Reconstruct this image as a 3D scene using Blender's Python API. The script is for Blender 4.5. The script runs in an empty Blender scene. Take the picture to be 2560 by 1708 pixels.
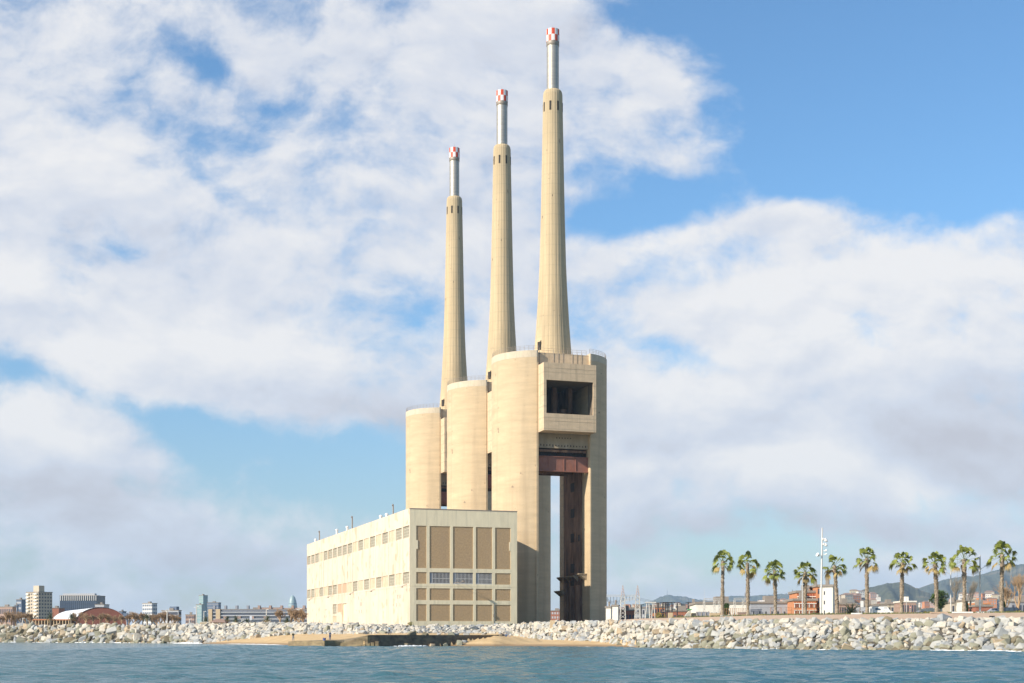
import bpy, math, random
import numpy as np
from mathutils import Vector, Matrix
random.seed(7)
rs = np.random.RandomState(7)
F = 3556.0; HC = 2.0; VH = 1593.0; CU = 1280.0
scene = bpy.context.scene
col = scene.collection
R = math.radians

# ------------------------------------------------------------------ camera
cam = bpy.data.cameras.new('camera'); camo = bpy.data.objects.new('camera', cam); col.objects.link(camo)
cam.sensor_fit = 'HORIZONTAL'; cam.sensor_width = 36.0; cam.lens = 36.0 * F / 2560.0
cam.shift_y = (VH - 854.0) / 2560.0
cam.clip_start = 0.5; cam.clip_end = 60000
camo.location = (0, 0, HC); camo.rotation_euler = (R(90), 0, 0)
scene.camera = camo
scene.view_settings.view_transform = 'Standard'; scene.view_settings.look = 'None'
scene.view_settings.exposure = 0.6; scene.view_settings.gamma = 1.0
# ------------------------------------------------------------------ sun
SAZ = (-0.828, -0.56); SEL = R(30.0)
sd = Vector((SAZ[0]*math.cos(SEL), SAZ[1]*math.cos(SEL), math.sin(SEL))).normalized()
sun = bpy.data.lights.new('sun', 'SUN'); suno = bpy.data.objects.new('sun', sun); col.objects.link(suno)
sun.energy = 4.4; sun.angle = R(0.53); sun.color = (1.0, 0.885, 0.735)
suno.rotation_euler = sd.to_track_quat('Z', 'Y').to_euler()
# ------------------------------------------------------------------ world: sky with clouds
W = bpy.data.worlds.new('World'); scene.world = W; W.use_nodes = True
nt = W.node_tree; nt.nodes.clear()
def N(t, **k):
    n = nt.nodes.new(t)
    for a, b in k.items(): setattr(n, a, b)
    return n
def L(a, b): nt.links.new(a, b)
def M_(op, a, b=None, c=None, clamp=False):
    n = N('ShaderNodeMath', operation=op); n.use_clamp = clamp
    for i, x in enumerate((a, b, c)):
        if x is None: continue
        if isinstance(x, (int, float)): n.inputs[i].default_value = x
        else: L(x, n.inputs[i])
    return n.outputs[0]
sky = N('ShaderNodeTexSky', sky_type='NISHITA'); sky.sun_disc = False
sky.sun_elevation = SEL; sky.sun_rotation = math.atan2(SAZ[0], SAZ[1]) % (2*math.pi)
sky.altitude = 0; sky.air_density = 1.0; sky.dust_density = 0.6; sky.ozone_density = 1.6
tc = N('ShaderNodeTexCoord'); sep = N('ShaderNodeSeparateXYZ'); L(tc.outputs['Generated'], sep.inputs[0])
yy = M_('MAXIMUM', sep.outputs[1], 0.08)
K = F / 1280.0
uu = M_('MULTIPLY', M_('DIVIDE', sep.outputs[0], yy), K)
vv = M_('MULTIPLY', M_('DIVIDE', M_('MAXIMUM', sep.outputs[2], -0.05), yy), K)
cmb = N('ShaderNodeCombineXYZ'); L(uu, cmb.inputs[0]); L(vv, cmb.inputs[1])
def warp(vec, scale, amt, seed):
    n = N('ShaderNodeTexNoise', noise_dimensions='3D'); n.inputs['Scale'].default_value = scale; n.inputs['Detail'].default_value = 5
    m = N('ShaderNodeMapping'); m.inputs['Location'].default_value = (seed, seed*1.7, seed); L(vec, m.inputs[0]); L(m.outputs[0], n.inputs['Vector'])
    s = N('ShaderNodeVectorMath', operation='SUBTRACT'); L(n.outputs['Color'], s.inputs[0]); s.inputs[1].default_value = (.5, .5, .5)
    k = N('ShaderNodeVectorMath', operation='SCALE'); L(s.outputs[0], k.inputs[0]); k.inputs['Scale'].default_value = amt
    a = N('ShaderNodeVectorMath', operation='ADD'); L(vec, a.inputs[0]); L(k.outputs[0], a.inputs[1])
    return a.outputs[0]
pv = warp(cmb.outputs[0], 2.2, 0.13, 3.1)
pv = warp(pv, 8.0, 0.03, 1.3)
def blobs(vec, lst, base):
    acc = None
    for (x, y, sx, sy, rot, amp) in lst:
        m = N('ShaderNodeMapping', vector_type='TEXTURE')
        m.inputs['Location'].default_value = (x/1175.0 - 1.0, (1462.3 - y)/1175.0, 0)
        m.inputs['Rotation'].default_value = (0, 0, R(rot))
        m.inputs['Scale'].default_value = (sx/1175.0*1.9, sy/1175.0*1.9, 1)
        L(vec, m.inputs[0])
        g = N('ShaderNodeTexGradient', gradient_type='SPHERICAL'); L(m.outputs[0], g.inputs[0])
        s = N('ShaderNodeMapRange', interpolation_type='SMOOTHSTEP'); L(g.outputs['Fac'], s.inputs['Value'])
        s.inputs['To Min'].default_value = 0; s.inputs['To Max'].default_value = amp
        acc = M_('ADD', s.outputs[0], base if acc is None else acc)
    return acc
BLUE = [(2280,130,430,330,0,-2.2),(2010,70,320,230,0,-1.25),(1620,10,190,70,-12,-1.1),(1430,30,110,60,-35,-.6),(2080,350,330,110,0,-1.3),
        (1720,400,260,60,14,-.6),(1650,250,60,40,-30,-.35),(1800,200,90,60,0,-.3),(1440,490,130,50,12,-.6),(1330,430,90,60,0,-.3),(1560,470,150,40,8,-.3),
        (640,1050,290,85,-10,-1.25),(350,950,200,45,-12,-.65),(880,1110,170,85,0,-.8),(200,900,150,35,-15,-.6),(520,1170,300,45,-15,-.4),(700,1210,200,50,0,-.4),
        (26,861,90,50,0,-.5),(439,123,110,36,-28,-.85),(307,180,50,45,0,-.5),(615,246,70,34,-30,-.65),(760,270,90,40,-30,-.35),(290,562,50,24,0,-.7),(975,729,95,90,0,-.7),(500,420,120,30,-45,-.3),
        (1592,808,140,32,-24,-.75),(1333,720,90,50,-20,-.5),(1500,600,60,60,30,-.35),(1600,610,120,40,10,-.45),(1660,1270,350,40,0,-.6),(2200,1270,260,30,0,-.4),(2150,1130,90,40,0,-.35),
        (200,1330,300,30,0,-.3),(1050,300,60,80,0,-.2),
        (500,620,450,170,10,.45),(1900,680,420,140,8,.6),(2230,570,250,70,0,.5),(1780,520,70,40,0,.3),(2000,560,120,30,0,-.25),(1950,1000,520,160,0,.7),(150,1080,210,130,-10,.75),(180,970,120,50,-15,.4),(300,820,300,60,-6,.5),(1560,190,170,70,-25,.15),(1200,200,220,170,0,.45),(650,850,330,60,-14,.5),(1400,880,180,60,-25,.45)]
cov = blobs(pv, BLUE, 0.42)
st = N('ShaderNodeMapping'); st.inputs['Scale'].default_value = (1.0, 1.7, 1); st.inputs['Rotation'].default_value = (0, 0, R(22)); L(pv, st.inputs[0])
def cnoise(vec, sc, det=11, ro=.58):
    n = N('ShaderNodeTexNoise'); n.inputs['Scale'].default_value = sc; n.inputs['Detail'].default_value = det; n.inputs['Roughness'].default_value = ro; n.inputs['Distortion'].default_value = .08; L(vec, n.inputs['Vector']); return n.outputs['Fac']
nzf = cnoise(st.outputs[0], 3.1)
off = N('ShaderNodeVectorMath', operation='ADD'); L(st.outputs[0], off.inputs[0]); off.inputs[1].default_value = (-.035, .045, 0)
nzo = cnoise(off.outputs[0], 3.1)
cov2 = M_('ADD', cov, M_('MULTIPLY', M_('SUBTRACT', nzf, .5), 3.7))
cov2 = M_('ADD', cov2, M_('MULTIPLY', M_('SUBTRACT', cnoise(st.outputs[0], 1.3, 4, .5), .5), 1.3))
cov2 = M_('ADD', cov2, M_('MULTIPLY', M_('SUBTRACT', cnoise(pv, 12, 9, .62), .5), 1.4))
al = N('ShaderNodeMapRange', interpolation_type='SMOOTHSTEP'); L(cov2, al.inputs['Value']); al.inputs['From Min'].default_value = -.55; al.inputs['From Max'].default_value = .68
# sea-side half of the sky stays clearer
front = N('ShaderNodeMapRange', interpolation_type='SMOOTHSTEP'); L(sep.outputs[1], front.inputs['Value']); front.inputs['From Min'].default_value = .0; front.inputs['From Max'].default_value = .45
front.inputs['To Min'].default_value = .08
alpha = M_('MULTIPLY', al.outputs[0], front.outputs[0])
alpha = M_('MULTIPLY', alpha, .97)
# cloud brightness
SH = [(2230,1000,230,110,-10,-.55),(1950,1215,480,36,0,-.5),(1500,1190,250,60,0,-.2),(1640,960,160,60,0,-.15),(150,1120,250,60,-5,-.45),(400,1230,300,60,-10,-.4),(700,930,330,50,-14,-.35),(950,920,140,60,0,-.35),(900,1380,1500,110,0,-.15),(1100,480,220,120,0,-.12),(350,560,200,100,0,-.15),(650,120,300,80,0,-.12),
      (1900,700,360,160,0,.35),(250,800,240,45,-5,.4),(90,960,120,40,-15,.4),(60,620,120,60,-10,.3),(2200,560,200,60,0,.3),(1834,1072,170,50,0,.5),(1560,880,160,60,-25,.3),(1500,1310,140,22,0,.4),(1300,100,220,110,0,-.1),(640,800,360,50,-14,.35),(300,380,400,60,-25,.15),(2110,1130,60,40,0,.4)]
br = blobs(pv, SH, 0.66)
br = M_('ADD', br, M_('MULTIPLY', M_('SUBTRACT', nzo, nzf), -1.5))
br = M_('ADD', br, M_('MULTIPLY', M_('SUBTRACT', cnoise(st.outputs[0], 7.5, 8, .55), .5), .5))
br = M_('ADD', br, M_('MULTIPLY', M_('SUBTRACT', nzf, .5), .6), clamp=True)
cr = N('ShaderNodeValToRGB'); L(br, cr.inputs[0])
e = cr.color_ramp.elements
e[0].position = 0; e[0].color = (.60, .60, .66, 1); e[1].position = 1; e[1].color = (.93, .92, .92, 1)
e2 = cr.color_ramp.elements.new(.5); e2.color = (.71, .75, .84, 1)
cs = N('ShaderNodeVectorMath', operation='SCALE'); L(cr.outputs[0], cs.inputs[0]); cs.inputs['Scale'].default_value = 6.5
elr = N('ShaderNodeMapRange', interpolation_type='SMOOTHSTEP'); L(sep.outputs[2], elr.inputs['Value']); elr.inputs['From Min'].default_value = .0; elr.inputs['From Max'].default_value = .30
tm = N('ShaderNodeMix', data_type='RGBA'); L(elr.outputs[0], tm.inputs['Factor']); tm.inputs['A'].default_value = (.72, .77, .82, 1); tm.inputs['B'].default_value = (.72, 1.02, 1.20, 1)
skt = N('ShaderNodeVectorMath', operation='MULTIPLY'); L(sky.outputs[0], skt.inputs[0]); L(tm.outputs['Result'], skt.inputs[1])
mx = N('ShaderNodeMix', data_type='RGBA'); L(alpha, mx.inputs['Factor']); L(skt.outputs[0], mx.inputs['A']); L(cs.outputs[0], mx.inputs['B'])
bg = N('ShaderNodeBackground'); L(mx.outputs['Result'], bg.inputs[0]); bg.inputs[1].default_value = 0.1
wo = N('ShaderNodeOutputWorld'); L(bg.outputs[0], wo.inputs[0])
W.cycles.sampling_method = 'MANUAL'; W.cycles.sample_map_resolution = 512

# ------------------------------------------------------------------ materials
def mat(name, c, rough=.85, metal=0, var=.12, nscale=1.0, nvec=(1,1,1), bump=0, bscale=None, c2=None, spots=None, lines=None, streak=None, spec=None):
    """procedural material: base colour c, broken up by stretched noise; c2 = second colour; lines = (freq z, dark); streak = vertical dirt"""
    m = bpy.data.materials.new(name); m.use_nodes = True; t = m.node_tree; b = t.nodes['Principled BSDF']
    b.inputs['Roughness'].default_value = rough; b.inputs['Metallic'].default_value = metal
    if spec is not None: b.inputs['Specular IOR Level'].default_value = spec
    n = lambda ty: t.nodes.new(ty)
    co = n('ShaderNodeTexCoord'); mp = n('ShaderNodeMapping'); mp.inputs['Scale'].default_value = nvec; t.links.new(co.outputs['Object'], mp.inputs[0])
    no = n('ShaderNodeTexNoise'); no.inputs['Scale'].default_value = nscale; no.inputs['Detail'].default_value = 6; no.inputs['Roughness'].default_value = .62
    t.links.new(mp.outputs[0], no.inputs['Vector'])
    mr = n('ShaderNodeMapRange'); t.links.new(no.outputs['Fac'], mr.inputs['Value']); mr.inputs['From Min'].default_value = .3; mr.inputs['From Max'].default_value = .7
    mi = n('ShaderNodeMix'); mi.data_type = 'RGBA'; t.links.new(mr.outputs[0], mi.inputs['Factor'])
    ca = tuple(x*(1-var) for x in c[:3]) + (1,); cb = tuple(min(1, x*(1+var)) for x in (c2 or c)[:3]) + (1,)
    mi.inputs['A'].default_value = ca; mi.inputs['B'].default_value = cb
    out = mi.outputs['Result']
    def dark(fac_socket, lo, hi, colour, amt):
        nonlocal out
        r = n('ShaderNodeMapRange'); t.links.new(fac_socket, r.inputs['Value']); r.inputs['From Min'].default_value = lo; r.inputs['From Max'].default_value = hi; r.inputs['To Max'].default_value = amt
        x = n('ShaderNodeMix'); x.data_type = 'RGBA'; t.links.new(r.outputs[0], x.inputs['Factor']); t.links.new(out, x.inputs['A']); x.inputs['B'].default_value = tuple(colour[:3]) + (1,)
        out = x.outputs['Result']
    if streak:
        (sv, sc, colr, amt) = streak
        m2 = n('ShaderNodeMapping'); m2.inputs['Scale'].default_value = sv; m2.inputs['Location'].default_value = (5, 3, 1); t.links.new(co.outputs['Object'], m2.inputs[0])
        n2 = n('ShaderNodeTexNoise'); n2.inputs['Scale'].default_value = sc; n2.inputs['Detail'].default_value = 5; t.links.new(m2.outputs[0], n2.inputs['Vector'])
        dark(n2.outputs['Fac'], .52, .75, colr, amt)
    if lines:
        (fz, colr, amt) = lines
        sp = n('ShaderNodeSeparateXYZ'); t.links.new(co.outputs['Object'], sp.inputs[0])
        a = n('ShaderNodeMath'); a.operation = 'MULTIPLY'; t.links.new(sp.outputs[2], a.inputs[0]); a.inputs[1].default_value = fz
        f = n('ShaderNodeMath'); f.operation = 'FRACT'; t.links.new(a.outputs[0], f.inputs[0])
        dark(f.outputs[0], .86, .95, colr, amt)
    if spots:
        (sc, thr, colr, amt) = spots
        n3 = n('ShaderNodeTexNoise'); n3.inputs['Scale'].default_value = sc; n3.inputs['Detail'].default_value = 2; t.links.new(co.outputs['Object'], n3.inputs['Vector'])
        dark(n3.outputs['Fac'], thr, thr+.03, colr, amt)
    t.links.new(out, b.inputs['Base Color'])
    if bump:
        n4 = n('ShaderNodeTexNoise'); n4.inputs['Scale'].default_value = bscale or nscale*4; n4.inputs['Detail'].default_value = 6; t.links.new(mp.outputs[0], n4.inputs['Vector'])
        bp = n('ShaderNodeBump'); bp.inputs['Strength'].default_value = bump; bp.inputs['Distance'].default_value = .1; t.links.new(n4.outputs['Fac'], bp.inputs['Height']); t.links.new(bp.outputs[0], b.inputs['Normal'])
    return m
CONC = (.525, .405, .255)
m_shell = mat('board marked concrete', CONC, .9, var=.13, nscale=.35, nvec=(.25,.25,1.3), bump=.25, bscale=1.5, lines=(.42, (.40,.32,.22), .2), streak=((.6,.6,.035), .5, (.33,.25,.16), .65), spots=(.45, .725, (.16,.12,.09), .6))
m_parapet = mat('pale painted concrete', (.56,.475,.35), .85, var=.1, nscale=.8, streak=((1,1,.1),1.2,(.35,.29,.2),.4))
m_box = mat('tan concrete box', (.59,.45,.295), .9, var=.12, nscale=.4, nvec=(1,1,2), bump=.2, lines=(.28,(.32,.26,.18),.4), streak=((1.4,1.4,.06),.9,(.30,.24,.16),.5))
m_chim = mat('ribbed chimney concrete', (.50,.388,.235), .9, var=.16, nscale=.5, nvec=(1.6,1.6,.05), bump=.2, lines=(.30,(.36,.3,.2),.3), streak=((.15,.15,.12),.6,(.36,.28,.18),.5), spots=(.5,.72,(.08,.06,.05),.9))
m_slot = mat('dark slot', (.035,.028,.022), .9)
m_steel = mat('galvanised flue', (.42,.385,.33), .5, .6, var=.12, nscale=1, nvec=(.3,.3,1.5), lines=(1.05,(.30,.29,.28),.55))
m_red = mat('orange red enamel', (.62,.07,.02), .55, var=.12, nscale=2)
m_white = mat('white paint', (.78,.77,.74), .6, var=.06, nscale=2)
m_wallw = mat('cream rendered wall', (.64,.545,.43), .9, var=.10, nscale=.25, nvec=(.4,.4,.6), bump=.15, bscale=2, streak=((.3,.3,.03),1.0,(.46,.36,.23),.65), spots=(.22,.60,(.47,.32,.17),.45))
m_wallf = mat('grey green rendered wall', (.76,.675,.475), .9, var=.07, nscale=.6, nvec=(1,1,.35), bump=.2, bscale=2, streak=((.9,.9,.05),1.1,(.36,.34,.25),.45))
m_pebble = mat('brown pebble dash', (.42,.295,.165), .95, var=.16, nscale=2.2, bump=.5, bscale=9, streak=((.4,.4,.15),.6,(.33,.24,.16),.35))
m_sheet = mat('boarded pane', (.56,.47,.33), .8, var=.08, nscale=.8, streak=((.5,.5,.5),.9,(.52,.33,.16),.45))
m_pink = mat('salmon boarding', (.52,.35,.23), .85, var=.08, nscale=.8)
m_mesh = mat('dusty glazing', (.30,.27,.20), .55, var=.22, nscale=1.2)
m_frame = mat('pale window frame', (.60,.56,.45), .7)
m_wframe = mat('white mullion', (.55,.55,.53), .6)
m_glass = mat('dark glazing', (.03,.035,.05), .5, var=.5, nscale=.9, c2=(.08,.09,.12), spec=.2)
m_rust = mat('rusty cladding and inner shade', (.15,.07,.042), .9, var=.4, nscale=.5, nvec=(1,1,.3), bump=.4, c2=(.26,.15,.09), streak=((.6,.6,.05),.8,(.03,.018,.014),.8))
m_beam = mat('faded red oxide steel', (.27,.115,.08), .8, var=.15, nscale=.8, streak=((.8,.8,.3),1.0,(.30,.09,.03),.7))
m_darks = mat('near black steel', (.03,.024,.02), .85)  # near-black tone for openings, grating, door and lintel marks
m_dconc = mat('stained inner concrete', (.36,.29,.20), .92, var=.2, nscale=.5, nvec=(1,1,.3), bump=.3)
m_roofm = mat('roof felt', (.25,.22,.19), .95)
m_rail = mat('weathered steel rail', (.32,.27,.22), .6, .4)
m_gal = mat('galvanised post', (.62,.61,.58), .5, .3, var=.06)
m_lat = mat('pale lattice steel', (.60,.58,.53), .6, .2)
m_latr = mat('red lattice steel', (.48,.36,.31), .6, .2)
m_blk = mat('black insulator', (.03,.03,.035), .5)
m_trunk = mat('palm trunk', (.22,.165,.11), .95, var=.45, nscale=3.0, nvec=(1,1,1.6), bump=.8, bscale=5, c2=(.32,.26,.19))
m_frond = mat('fan frond green', (.11,.15,.028), .6, var=.35, nscale=1.2, c2=(.21,.23,.045), spec=.3)
m_frondy = mat('dry frond', (.33,.24,.09), .8, var=.3, nscale=1.5)
m_date = mat('date frond', (.065,.085,.028), .7, var=.3, nscale=1)
m_bark = mat('bare tree bark', (.40,.275,.165), .95, var=.2, nscale=1)
m_barkp = mat('pale bark', (.34,.30,.24), .95, var=.2, nscale=1)
m_leafd = mat('dark leaf', (.035,.07,.018), .7, var=.4, nscale=.8, c2=(.06,.10,.02))
m_leaf = mat('shrub leaf', (.085,.105,.035), .8, var=.35, nscale=.9)
m_leafy = mat('yellow green shrub leaf', (.24,.21,.05), .8, var=.3, nscale=.9)
m_dry = mat('dry shrub', (.24,.17,.09), .9, var=.3, nscale=.9)
def simple(name, c, rough=.8, **k): return mat(name, c, rough, **k)

# ------------------------------------------------------------------ helpers
def tag(o, label=None, cat=None, group=None, kind=None):
    if label: o['label'] = label
    if cat: o['category'] = cat
    if group: o['group'] = group
    if kind: o['kind'] = kind
    return o
def empty(name, loc, rz=0, label=None, cat=None, group=None):
    o = bpy.data.objects.new(name, None); col.objects.link(o); o.location = loc; o.rotation_euler = (0, 0, rz); o.empty_display_size = .5
    return tag(o, label, cat, group)
class MB:
    def __init__(s): s.v = []; s.f = []; s.m = []; s.s = []
    def add(s, vs, fs, mi=0, sm=False):
        o = len(s.v); s.v += [tuple(p) for p in vs]
        for f in fs: s.f.append([i+o for i in f]); s.m.append(mi); s.s.append(sm)
    def quad(s, a, b, c, d, mi=0): s.add([a, b, c, d], [(0, 1, 2, 3)], mi)
    def box(s, x0, x1, y0, y1, z0, z1, mi=0):
        s.add([(x0,y0,z0),(x1,y0,z0),(x1,y1,z0),(x0,y1,z0),(x0,y0,z1),(x1,y0,z1),(x1,y1,z1),(x0,y1,z1)],
              [(0,3,2,1),(4,5,6,7),(0,1,5,4),(1,2,6,5),(2,3,7,6),(3,0,4,7)], mi)
    def tube(s, p0, p1, r0, r1=None, n=6, mi=0, cap=True, sm=True):
        r1 = r0 if r1 is None else r1; p0 = Vector(p0); p1 = Vector(p1); d = (p1-p0)
        if d.length < 1e-6: return
        d.normalize(); a = d.orthogonal().normalized(); b = d.cross(a); vs = []
        for (p, r) in ((p0, r0), (p1, r1)):
            for i in range(n):
                t = 2*math.pi*i/n; vs.append(p + a*math.cos(t)*r + b*math.sin(t)*r)
        s.add(vs, [(i, (i+1) % n, n+(i+1) % n, n+i) for i in range(n)], mi, sm)
        if cap: s.add(vs, [tuple(range(n-1, -1, -1)), tuple(range(n, 2*n))], mi)
    def path(s, pts, rad, n=6, mi=0):
        for i in range(len(pts)-1):
            r0 = rad[i] if isinstance(rad, (list, tuple)) else rad; r1 = rad[i+1] if isinstance(rad, (list, tuple)) else rad
            s.tube(pts[i], pts[i+1], r0, r1, n, mi)
    def lathe(s, prof, n=32, mi=0, rad=None, sm=True, c=(0,0)):
        vs = []
        for (r, z) in prof:
            for i in range(n):
                t = 2*math.pi*i/n; k = rad(i) if rad else 0
                vs.append((c[0]+(r+k)*math.cos(t), c[1]+(r+k)*math.sin(t), z))
        fs = []
        for j in range(len(prof)-1):
            for i in range(n): fs.append((j*n+i, j*n+(i+1) % n, (j+1)*n+(i+1) % n, (j+1)*n+i))
        s.add(vs, fs, mi, sm)
        s.add([vs[i] for i in range(n)], [tuple(range(n-1,-1,-1))], mi); o = (len(prof)-1)*n
        s.add([vs[o+i] for i in range(n)], [tuple(range(n))], mi)
    def prism(s, poly, z0, z1, mi=0, smset=(), mtop=None):
        n = len(poly); vs = [(x, y, z0) for x, y in poly] + [(x, y, z1) for x, y in poly]
        o = len(s.v); s.v += vs
        for i in range(n):
            s.f.append([o+i, o+(i+1) % n, o+n+(i+1) % n, o+n+i]); s.m.append(mi); s.s.append(i in smset)
        s.add([(x, y, z0) for x, y in poly], [tuple(range(n-1,-1,-1))], mi)
        s.add([(x, y, z1) for x, y in poly], [tuple(range(n))], mi if mtop is None else mtop)
    def build(s, name, mats, parent=None, loc=None, rz=0):
        me = bpy.data.meshes.new(name); me.from_pydata(s.v, [], s.f)
        if not isinstance(mats, (list, tuple)): mats = [mats]
        for m in mats: me.materials.append(m)
        me.polygons.foreach_set('material_index', s.m); me.polygons.foreach_set('use_smooth', s.s); me.update()
        o = bpy.data.objects.new(name, me); col.objects.link(o)
        if parent: o.parent = parent
        if loc is not None: o.location = loc
        o.rotation_euler = (0, 0, rz)
        return o
def kids(o): return [c for c in bpy.data.objects if c.parent is o]
def copy_tree(o, parent=None, ch=None):
    c = o.copy(); col.objects.link(c)
    if parent: c.parent = parent
    for k in (ch if ch is not None else kids(o)): copy_tree(k, c)
    return c
def X(u, D): return (u - CU)/F*D
def Z(v, D): return HC + (VH - v)/F*D
def wall_holes(mb, fn, W0, W1, Z0, Z1, holes, depth, mi=0, mr=None):
    """wall in a plane: fn(a, d, z) -> point, a along the wall, d into the wall; holes are real recesses with reveals"""
    xs = sorted({W0, W1, *[h[0] for h in holes], *[h[1] for h in holes]}); zs = sorted({Z0, Z1, *[h[2] for h in holes], *[h[3] for h in holes]})
    for i in range(len(xs)-1):
        for j in range(len(zs)-1):
            cx = (xs[i]+xs[i+1])/2; cz = (zs[j]+zs[j+1])/2
            if any(h[0] < cx < h[1] and h[2] < cz < h[3] for h in holes): continue
            mb.quad(fn(xs[i],0,zs[j]), fn(xs[i+1],0,zs[j]), fn(xs[i+1],0,zs[j+1]), fn(xs[i],0,zs[j+1]), mi)
    for h in holes:
        a0, a1, z0, z1 = h[:4]
        m2 = mi if mr is None else mr
        mb.quad(fn(a0,0,z0), fn(a0,0,z1), fn(a0,depth,z1), fn(a0,depth,z0), m2); mb.quad(fn(a1,0,z1), fn(a1,0,z0), fn(a1,depth,z0), fn(a1,depth,z1), m2)
        mb.quad(fn(a0,0,z1), fn(a1,0,z1), fn(a1,depth,z1), fn(a0,depth,z1), m2); mb.quad(fn(a1,0,z0), fn(a0,0,z0), fn(a0,depth,z0), fn(a1,depth,z0), m2)

# ------------------------------------------------------------------ terrain
#       u    Dw   Dt   zt    Dc    zc    zp
CP = [(-2600,606,606,0,   615,  6.4, 6.5),(-300,567,567,0, 578, 6.4, 6.4), (0,547,547,0, 558, 6.25, 6.3), (400,461,461,0, 472, 5.9, 6.1), (520,438,443,.3, 454,5.95,6.1),
      (580,415,435,1.2, 449,5.97,6.1), (740,345,414,2.9, 424,5.95,5.95), (900,312,376,2.95, 383,5.1,5.3), (1024,306,376,2.95, 383,4.85,5.1), (1200,312,382,3.0, 389,5.1,5.25),
      (1290,302,374,2.35, 383,5.3,5.5), (1350,295,346,1.5, 356,5.5,5.7), (1500,285,311,1.1, 321,5.45,5.75), (1560,272,285,.5, 295,5.2,5.75), (1600,267,267,0,277,5.05,5.75), (1900,223,223,0, 232,4.6,5.7),
      (2240,207,207,0, 216,4.6,5.7), (2560,195,195,0, 204,4.55,5.7), (2900,184,184,0,193,4.55,5.7), (5200,125,125,0,134,4.55,5.7)]
CPA = np.array(CP, float)
def gp(u): return [np.interp(u, CPA[:,0], CPA[:,k]) for k in range(1, 7)]
JW = [(-32.3+2.4, 297.0), (-3.0, 318.0)]          # harbour wall line
def gz(x, y):
    x = np.asarray(x, float); y = np.asarray(y, float)
    u = CU + F*x/np.maximum(y, 1)
    Dw, Dt, zt, Dc, zc, zp = gp(u)
    Dt = np.maximum(Dt, Dw+.5)
    z = np.where(y < Dw, (y-Dw)*.16, np.where(y < Dt, (y-Dw)/(Dt-Dw)*zt, np.where(y < Dc, zt+(y-Dt)/(Dc-Dt)*(zc-zt), np.where(y < Dc+9, zc+(y-Dc)/9*(zp-zc), zp))))
    z = np.maximum(z, -6)
    t = (x - JW[0][0])/(JW[1][0]-JW[0][0]); wy = JW[0][1] + t*(JW[1][1]-JW[0][1])
    beh = (t > -.05) & (t < 1.02) & (y > wy+.4) & (y < Dt)
    dfr = wy-y; z = np.where((dfr > -.2) & (t > .6) & (t < 1.35) & (dfr < 14), np.maximum(z, np.minimum(2.35, 2.6 - np.clip(1-t,0,1)*6.2) - np.clip(dfr,0,99)*.22 - np.clip(t-1.0,0,9)*2), z)
    z = np.where(beh, np.maximum(z, 2.38 + (y-wy)*.008), z)
    return z
def gzs(x, y): return float(gz(x, y))
us = np.concatenate([np.arange(-2600, -300, 60), np.arange(-300, 2900, 7), np.arange(2900, 5201, 60)])
ds = np.concatenate([np.arange(100, 180, 8), np.arange(180, 470, .9), np.arange(470, 640, 2), np.array([640,700,800,1000,1400,2000,3000,5000,8000,12000,20000])])
UU, DD = np.meshgrid(us, ds); GX = (UU-CU)/F*DD; GY = DD; GZ = gz(GX, GY)
Dw, Dt, zt, Dc, zc, zp = gp(UU)
sandm = (GY < Dt+1.0)
bump = rs.rand(*GX.shape)
GZ = GZ + np.where((GY > Dw+1) & (GY < Dt), (np.sin(GX*.9+GY*.33)*np.sin(GY*.8-GX*.2)*.10 + (bump-.5)*.08), 0)
nr, nc = GX.shape
idx = np.arange(nr*nc).reshape(nr, nc)
quads = np.stack([idx[:-1,:-1], idx[:-1,1:], idx[1:,1:], idx[1:,:-1]], -1).reshape(-1, 4)
ym = ((GY[:-1]+GY[1:])/2)[:, :-1]; Dtm = Dt[:-1,:-1]; Dcm = Dc[:-1,:-1]
cls = np.where(ym < Dtm, 0, np.where(ym < Dcm, 1, np.where(ym < Dcm+13, 2, 3))).reshape(-1)
allv = np.stack([GX, GY, GZ], -1).reshape(-1, 3)
def grid_obj(name, sel, m, zoff=0):
    q = quads[sel]; used = np.unique(q); remap = np.full(len(allv), -1); remap[used] = np.arange(len(used))
    me = bpy.data.meshes.new(name); me.from_pydata((allv[used]+[0,0,zoff]).tolist(), [], remap[q].tolist()); me.materials.append(m)
    me.polygons.foreach_set('use_smooth', [True]*len(q)); me.update()
    o = bpy.data.objects.new(name, me); col.objects.link(o); o['kind'] = 'structure'; return o
m_sand = mat('beach sand', (.50,.345,.165), .95, var=.12, nscale=.5, nvec=(.5,1,1), bump=.6, bscale=3, c2=(.56,.40,.21))
# wet sand near the water line: real wetness by height
t = m_sand.node_tree; b = t.nodes['Principled BSDF']; src = b.inputs['Base Color'].links[0].from_socket
co = t.nodes.new('ShaderNodeTexCoord'); sp = t.nodes.new('ShaderNodeSeparateXYZ'); t.links.new(co.outputs['Object'], sp.inputs[0])
mr = t.nodes.new('ShaderNodeMapRange'); t.links.new(sp.outputs[2], mr.inputs['Value']); mr.inputs['From Min'].default_value = .25; mr.inputs['From Max'].default_value = .6
mi = t.nodes.new('ShaderNodeMix'); mi.data_type = 'RGBA'; t.links.new(mr.outputs[0], mi.inputs['Factor']); mi.inputs['A'].default_value = (.27,.175,.09,1); t.links.new(src, mi.inputs['B']); t.links.new(mi.outputs['Result'], b.inputs['Base Color'])
m_rub = mat('shade dark rubble core', (.08,.07,.055), .95, var=.3, nscale=1.2, bump=1, bscale=2)  # dark base colour stands for the shade in gaps between boulders
m_pave = mat('sandy pink promenade', (.46,.335,.235), .92, var=.1, nscale=.6, bump=.2)
m_soil = mat('dry soil and grass', (.17,.145,.075), .95, var=.25, nscale=.3, bump=.4)
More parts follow.
